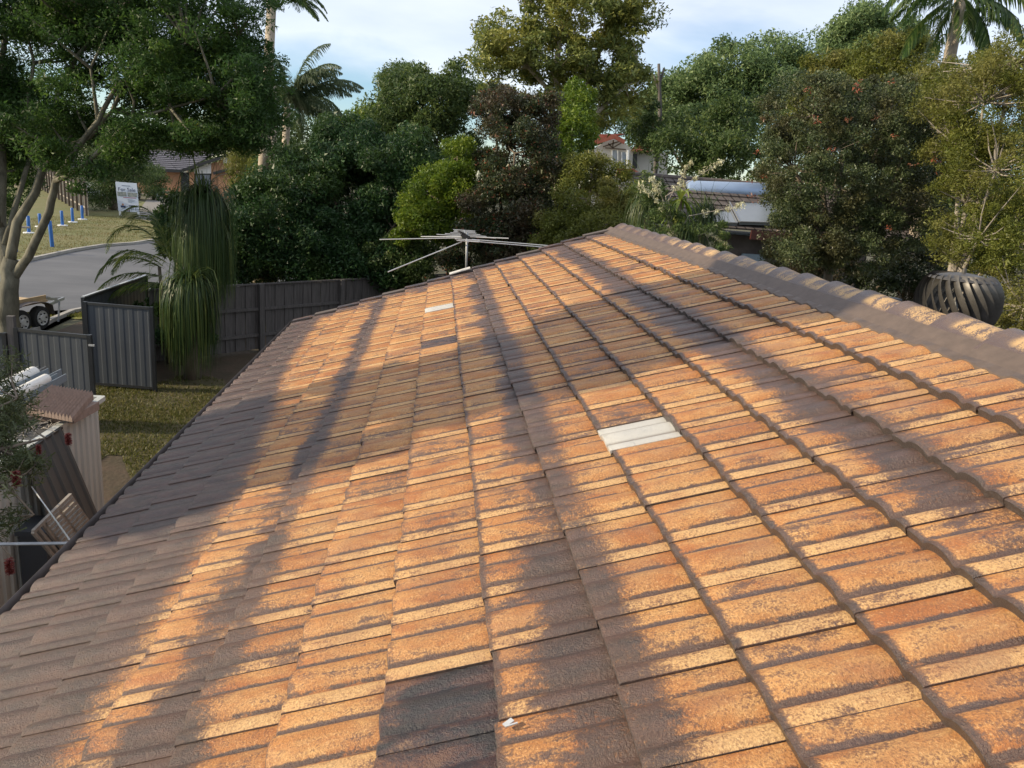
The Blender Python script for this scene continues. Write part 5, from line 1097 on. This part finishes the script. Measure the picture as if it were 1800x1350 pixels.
# ---- palms
def frond(parent, p0, az, el, L_, droop, nl, ll, lw, m, hang=0.5, name='frond'):
    d = Vector((math.sin(az)*math.cos(el), math.cos(az)*math.cos(el), math.sin(el))); p = Vector(p0); pts = [p.copy()]; n = 12
    for i in range(n):
        d = (d+Vector((0, 0, -droop*(i+1)/n/n*2))).normalized(); p = p+d*(L_/n); pts.append(p.copy())
    V = []; F = []; T = []
    def q(a, b, w_, tt, sidev):
        k = len(V); s_ = sidev*w_; V.extend([a-s_, a+s_, b+s_*0.15, b-s_*0.15]); F.append((k, k+1, k+2, k+3)); T.extend([tt]*4)
    for i in range(n):
        sd_ = (pts[i+1]-pts[i]).cross(Vector((0, 0, 1)))
        sd_ = sd_.normalized() if sd_.length > 1e-5 else Vector((1, 0, 0)); q(pts[i], pts[i+1], 0.022*(1-i/n)+0.006, 0.6, sd_)
    for i in range(nl):
        t = 0.12+0.88*i/nl; x = t*n; k = min(int(x), n-1); a = pts[k].lerp(pts[k+1], x-k); tan = (pts[k+1]-pts[k]).normalized()
        sd_ = tan.cross(Vector((0, 0, 1))); sd_ = sd_.normalized() if sd_.length > 1e-5 else Vector((1, 0, 0)); l_ = ll*math.sin(math.pi*min(1, 0.15+0.85*t)**0.8)**0.6*random.uniform(0.85, 1.1)
        for s_ in (-1, 1):
            dd = (sd_*s_*0.8+tan*0.75+Vector((0, 0, -hang*random.uniform(0.4, 1.2)+0.15))).normalized(); mid = a+dd*l_*0.5; dd2 = (dd+Vector((0, 0, -hang))).normalized(); e = mid+dd2*l_*0.5
            tt = random.random()*0.8; wv = tan*0.6+Vector((0, 0, 0.4)); wv = (wv-dd*wv.dot(dd)).normalized(); q(a, mid, lw, tt, wv); q(mid, e, lw*0.8, tt, wv)
    np_mesh(name, np.array([tuple(v) for v in V]), np.array(F), m, parent, tint=np.array(T))
def palm(label, base, top, r, fr, m, L_, ll, nl, lw, hang, group=None, name='palm_tree', bark='gumbark'):
    root = empty(name, base, label, 'palm', group)
    if r: mb = MB(); mb.tube([base, base.lerp(top, 0.5), top], [r*1.2, r, r*0.8], 10); mb.build('trunk', M[bark], root, smooth=True)
    for az, el, dr, k in fr: frond(root, top+Vector((random.gauss(0, .03), random.gauss(0, .03), 0)), R(az), R(el), L_*k, dr, nl, ll, lw, m, hang)
    return root
# queen palm, left centre
t_ = P3(505, 188, 33); b_ = Vector((t_.x-0.3, 33, 0))
palm('queen palm with feathery drooping fronds right of the big left tree', b_, t_, 0.17, [(random.uniform(0, 360) if i > 3 else 80+i*12, random.uniform(15, 75), random.uniform(1.2, 2.4), random.uniform(.8, 1.1)) for i in range(30)], LM['palm2'], 3.1, 0.75, 90, 0.022, 0.9)
t_ = P3(478, 195, 30); bb_ = Vector((t_.x, 30, 0)); mb = MB(); mb.tube([bb_, bb_.lerp(t_, 0.6), P3(480, 150, 30)], [0.2, 0.16, 0.12], 10); tag(mb.build('pale_palm_trunk', M['gumbark'], None, smooth=True), 'pale straight palm trunk standing left of the queen palm', 'tree trunk')
# palm fronds at the top behind the big tree
t_ = P3(478, -6, 24); b_ = Vector((t_.x-0.5, 24, 0))
palm('palm crown poking out at the top edge right of the big tree', b_, t_, 0.16, [(95, 10, 1.3, 1.0), (85, 25, 1.6, 1.0), (110, 5, 1.2, .9), (70, 45, 1.8, 1), (130, 20, 1.5, .9), (60, 15, 1.4, .9), (270, 30, 1.5, 1), (300, 30, 1.5, 1), (180, 30, 1.5, 1), (20, 30, 1.5, 1)], LM['palm'], 1.75, 0.45, 46, 0.020, 0.35)
# bangalow palm, top right
t_ = P3(1690, -8, 19); b_ = Vector((P3(1688, 100, 19).x-0.1, 19, 0))
palm('tall palm with big drooping fronds at the upper right edge of the view', b_, t_, 0.17, [(250, 5, 1.6, 1), (262, -25, 1.6, 1), (240, -45, 1.2, .9), (275, 30, 2.4, 1.1), (100, 0, 1.6, 1), (85, -30, 1.6, 1), (120, 20, 2, 1), (60, 30, 2, 1), (200, -20, 1.4, .9), (160, -40, 1.2, .9), (330, 30, 2, 1), (20, 40, 2, 1), (140, -10, 1.5, 1.0), (225, 35, 2.5, 1.1)], LM['palm'], 2.1, 0.62, 50, 0.026, 1.0)
# cane palm left of the ponytail
t0 = P3(300, 470, 17.5); b_ = Vector((t0.x, 17.5, 0)); root = empty('cane_palm', b_, 'cane palm with arching yellowish fronds leaning over the steel fence', 'palm')
mb = MB()
for dx in (-0.12, 0.05, 0.18): mb.tube([b_+Vector((dx, 0, 0)), Vector((t0.x+dx*2, 17.5, t0.z))], [0.05, 0.035], 7)
mb.build('stem', M['bark'], root, smooth=True)
for (px, py, az, el, L_, dr) in ((300, 460, 275, 62, 2.0, 3.4), (300, 450, 285, 75, 1.8, 3.0), (300, 480, 262, 35, 1.8, 2.2), (300, 490, 268, 15, 1.7, 1.4), (300, 480, 255, 48, 1.7, 2.6), (305, 500, 265, 0, 1.6, 0.9), (310, 470, 20, 60, 1.6, 2.5), (310, 470, 330, 50, 1.7, 2.6), (305, 470, 230, 40, 1.5, 2.2), (300, 460, 300, 70, 1.9, 3.0), (300, 500, 245, 10, 1.4, 1.2), (310, 480, 80, 50, 1.4, 2.4)):
    frond(root, P3(px, py, 17.5), R(az), R(el), L_*1.05, dr, 38, 0.44, 0.011, LM['cane'], 0.4)
# strandy plants: ponytail palm heads
def strands(root, c, n, L_, rx, m, name='foliage', upk=0.5, w_=0.010, seg=6, sprd=1.0, droop=2.6):
    C = np.array(c); az = rng.uniform(0, 2*np.pi, n); el = rng.uniform(-0.1, 1.35, n)*upk+0.1; d = np.stack([np.cos(az)*np.cos(el), np.sin(az)*np.cos(el), np.sin(el)], 1)
    Ls = L_*rng.uniform(0.30, 1.15, n)[:, None]; p = C+rng.normal(0, 0.05, (n, 3)); side_ = np.stack([-np.sin(az+rng.normal(0, .6, n)), np.cos(az), np.zeros(n)], 1); pts = [p]
    for i in range(seg):
        d = d*np.array([1, 1, 1]) ; d[:, 2] -= droop/seg*rng.uniform(0.5, 1.5, n); d[:, :2] += rng.normal(0, 0.10, (n, 2)); k = 1-0.16*i*sprd; d[:, :2] *= max(0.35, k); d /= np.linalg.norm(d, axis=1, keepdims=True); p = p+d*Ls/seg*np.array([rx, rx, 1.0]); pts.append(p)
    V = []; wd_ = w_*rng.uniform(0.6, 1.3, n)[:, None]
    for i, p in enumerate(pts): kk_ = 1-0.8*i/seg; V += [p-side_*wd_*kk_, p+side_*wd_*kk_]
    V = np.stack(V, 1); per = V.shape[1]; base_ = np.arange(n)[:, None]*per; F = []
    for i in range(seg): F.append(np.concatenate([base_+2*i, base_+2*i+1, base_+2*i+3, base_+2*i+2], 1))
    return np_mesh(name, V.reshape(-1, 3), np.concatenate(F), m, root, tint=np.repeat(rng.random(n)*0.85, per))
pc_ = P3(357, 352, 16.6); pc2 = P3(332, 500, 16.0); b_ = Vector((pc_.x-0.25, 16.4, 0))
pony = empty('ponytail_palm', b_, 'ponytail palm with two heads of long hanging grassy leaves before the fence', 'palm')
mb = MB(); mb.tube([b_, b_+Vector((0, 0, 0.6)), P3(345, 480, 16.5), pc_], [0.20, 0.13, 0.09, 0.06], 10); mb.tube([P3(335, 540, 16.3), pc2], [0.08, 0.06], 8); mb.build('trunk', M['bark'], pony, smooth=True)
strands(pony, pc_, 2200, 2.30, 0.56, LM['pony'], 'leaf_head', 0.75, 0.011, 8, droop=3.6)
strands(pony, pc_-Vector((0, 0, 0.35)), 900, 2.0, 0.70, LM['pony'], 'leaf_head', 0.5, 0.011, 8, droop=3.6)
strands(pony, pc2, 1700, 2.0, 0.62, LM['pony'], 'leaf_head', 0.7, 0.011, 8, droop=3.4)
tree('garden_shrub', 'dark broad leaved shrub between the cane palm and the ponytail palm', 'shrub', [lob(305, 385, 19.5, 30, 38, .7), lob(330, 360, 19.8, 25, 20, .6), lob(320, 430, 19, 35, 50, .8)], LM['hedge'], M['bark'], 19.5, 60, 0.24, 130, 0.11, 0.6, nsub=12)
tree('garden_shrub', 'low dark shrub against the fence foot under the cane palm', 'shrub', [lob(275, 540, 17.9, 30, 40, .5), lob(330, 590, 17.4, 50, 26, .5)], LM['hedge'], M['bark'], 17.9, 36, 0.2, 110, 0.09, 0.5, nsub=6)
# plants right beyond the ridge top
def rosette(c, n, L_, w_, m, root, droop=2.2):
    for i in range(n):
        az = 6.283*i/n*2.4+random.uniform(-.2, .2); el = random.uniform(0.1, 1.3); d = Vector((math.cos(az)*math.cos(el), math.sin(az)*math.cos(el), math.sin(el))); p = Vector(c); V = []; F = []; sv = Vector((-math.sin(az), math.cos(az), 0)); seg = 7; l_ = L_*random.uniform(.7, 1.1)
        for k in range(seg+1):
            wk = w_*math.sin(math.pi*(0.12+0.86*k/seg)); V += [tuple(p-sv*wk), tuple(p+sv*wk)]; d = (d+Vector((0, 0, -droop/seg))).normalized(); p = p+d*l_/seg
        for k in range(seg): F.append((2*k, 2*k+1, 2*k+3, 2*k+2))
        np_mesh('leaf', np.array(V), np.array(F), m, root, tint=np.full(len(V), random.random()), smooth=True)
LM['strap'] = leaf_mat('bright_strap_leaf', (0.10, 0.16, 0.02), (0.20, 0.28, 0.04), (0.38, 0.42, 0.10), trans=0.4, rough=0.35)
dc = P3(1196, 352, 14.2); dr_ = empty('dracaena', (dc.x, dc.y, 0), 'bright green dracaena with strap leaves just beyond the ridge top', 'plant')
mb = MB(); mb.tube([(dc.x, dc.y, 0), dc], [0.06, 0.04], 8); mb.build('stem', M['bark'], dr_, smooth=True); rosette(dc, 30, 0.62, 0.030, LM['strap'], dr_); rosette(dc-Vector((-0.03, 0, 0.28)), 22, 0.55, 0.028, LM['strap'], dr_, 2.8)
for px, py, Y, n, L_, lab in ((1140, 352, 14.8, 700, 0.95, 'wispy grass leaved plant left of the bright dracaena'), (1240, 372, 14.6, 650, 1.0, 'wispy grass leaved plant right of the bright dracaena before the solar panels'), (1205, 405, 13.6, 500, 0.7, 'wispy grassy plant below the bright dracaena at the ridge line')):
    c_ = P3(px, py, Y); r_ = empty('grassy_plant', (c_.x, c_.y, 0), lab, 'plant'); mb = MB(); mb.tube([(c_.x, c_.y, 0), c_], [0.07, 0.04], 7); mb.build('stem', M['bark'], r_); strands(r_, c_, n, L_, 0.85, LM['pony'], 'foliage', 0.9, 0.006, 6, droop=3.0)
LM['flower'] = leaf_mat('cream_flower', (0.45, 0.42, 0.24), (0.62, 0.60, 0.40), (0.75, 0.75, 0.60), trans=0.3)
fr_ = empty('flowering_shrub', (P3(1170, 360, 13.6).x, 13.6, 0), 'shrub with cream flower spikes reaching across the solar tank', 'shrub')
mb = MB(); k_ = Crown()
for (a, b2) in (((1170, 345), (1262, 288)), ((1175, 352), (1210, 290)), ((1165, 350), (1150, 318)), ((1190, 400), (1170, 425)), ((1230, 400), (1275, 430)), ((1210, 380), (1300, 362)), ((1240, 410), (1262, 470)), ((1180, 380), (1130, 330))):
    p_ = P3(*a, 13.7); q_ = P3(*b2, 13.4); mb.tube([P3(1185, 430, 13.8), p_, q_], [0.014, 0.010, 0.004], 5)
    for t in (0.35, 0.55, 0.75, 0.95, 1.05):
        c_ = p_.lerp(q_, t); k_.lobes([(c_, (0.04, 0.04, 0.04))], 2, 0.07, 16, 0.055, 0.4, -0.2, 0.9, tint=(0, .9))
mb.tube([(fr_.location.x, 13.8, 0), P3(1185, 430, 13.8)], 0.03, 6); mb.build('stem', M['timber_pale'], fr_); k_.build('flowers', LM['flower'], fr_)
k_ = Crown(); k_.lobes([lob(1160, 400, 13.6, 50, 40, .5), lob(1250, 430, 13.4, 40, 50, .5), lob(1150, 330, 14.2, 35, 25, .5)], 50, 0.16, 90, 0.07, 0.3, 0.3); k_.build('leaves', LM['mid'], fr_)

# ---- bottlebrush hanging over the shed at the left edge
bb = Vector((-5.3, 4.4, 0)); br_ = empty('bottlebrush_tree', bb, 'grey green bottlebrush with red flower spikes hanging over the shed at left', 'tree')
K = Crown(); BL = [lob(0, 800, 5.3, 70, 70, .45), lob(-40, 760, 5.6, 80, 90, .6), lob(45, 770, 5.3, 42, 55, .3), lob(0, 900, 4.8, 30, 70, .3), lob(-60, 880, 4.9, 60, 90, .5), lob(20, 715, 5.8, 30, 30, .3), lob(2, 650, 6.0, 22, 22, .25)]
K.lobes(BL, 66, 0.13, 80, 0.075, 0.16, 0.1, 0.9, shell=0.3); K.lobes([((-6.4, 4.3, 3.2), (1.3, 0.9, 1.1)), ((-6.8, 3.2, 2.6), (1.3, 1.2, 1.2))], 130, 0.28, 110, 0.10, 0.2, 0.1, 0.9); K.build('crown', LM['brush'], br_)
branchy(br_, bb, 0.09, [([bb, Vector((-5.5, 4.5, 1.4)), P3(-60, 830, 5.0)], 0.09, 0.04), ([P3(-60, 830, 5.0), P3(0, 790, 5.3), P3(80, 770, 5.4)], 0.022, 0.006), ([P3(-60, 850, 5.0), P3(10, 850, 5.0), P3(60, 905, 4.9)], 0.016, 0.005), ([P3(-60, 830, 5.0), P3(-10, 720, 5.6), P3(30, 700, 5.7)], 0.02, 0.005), ([P3(-60, 830, 5.), P3(-20, 930, 4.7), P3(20, 980, 4.6)], 0.014, 0.004)], M['bark'], K.clumps[:66], 60, 0.006)
LM['brushred'] = leaf_mat('red_brush_filament', (0.12, 0.018, 0.018), (0.20, 0.035, 0.032), (0.30, 0.10, 0.08), trans=0.3)
for px, py, Y, r_ in ((28, 842, 5.0, .042), (68, 790, 5.2, .024), (120, 772, 5.35, .032), (17, 996, 4.5, .038)):
    c_ = P3(px, py, Y); n = 420; d = unit(n); sV = []; a = np.array(c_)+np.stack([np.zeros(n), np.zeros(n), rng.uniform(-r_*1.3, r_*1.3, n)], 1); e = a+d*np.array([1, 1, .35])*r_*0.75; w__ = unit(n)*0.0022
    V = np.stack([a-w__, a+w__, e+w__, e-w__], 1).reshape(-1, 3); np_mesh('flower_spike', V, np.arange(4*n).reshape(-1, 4), LM['brushred'], br_, tint=np.repeat(rng.random(n), 4))
# dry twigs and leaf litter on the shed roof
tw = MB()
for i in range(120):
    c_ = atz(random.uniform(20, 130), random.uniform(722, 790), SZ+0.03)
    if c_.x < SX-0.02: a = random.uniform(0, 6.28); l_ = random.uniform(.05, .22); tw.tube([c_, c_+Vector((math.cos(a)*l_*.5, math.sin(a)*l_*.5, random.uniform(0, .05))), c_+Vector((math.cos(a+.3)*l_, math.sin(a+.3)*l_, random.uniform(0, .08)))], 0.004, 4)
tw.build('twig_litter', M['timber_pale'], None, kind='stuff')
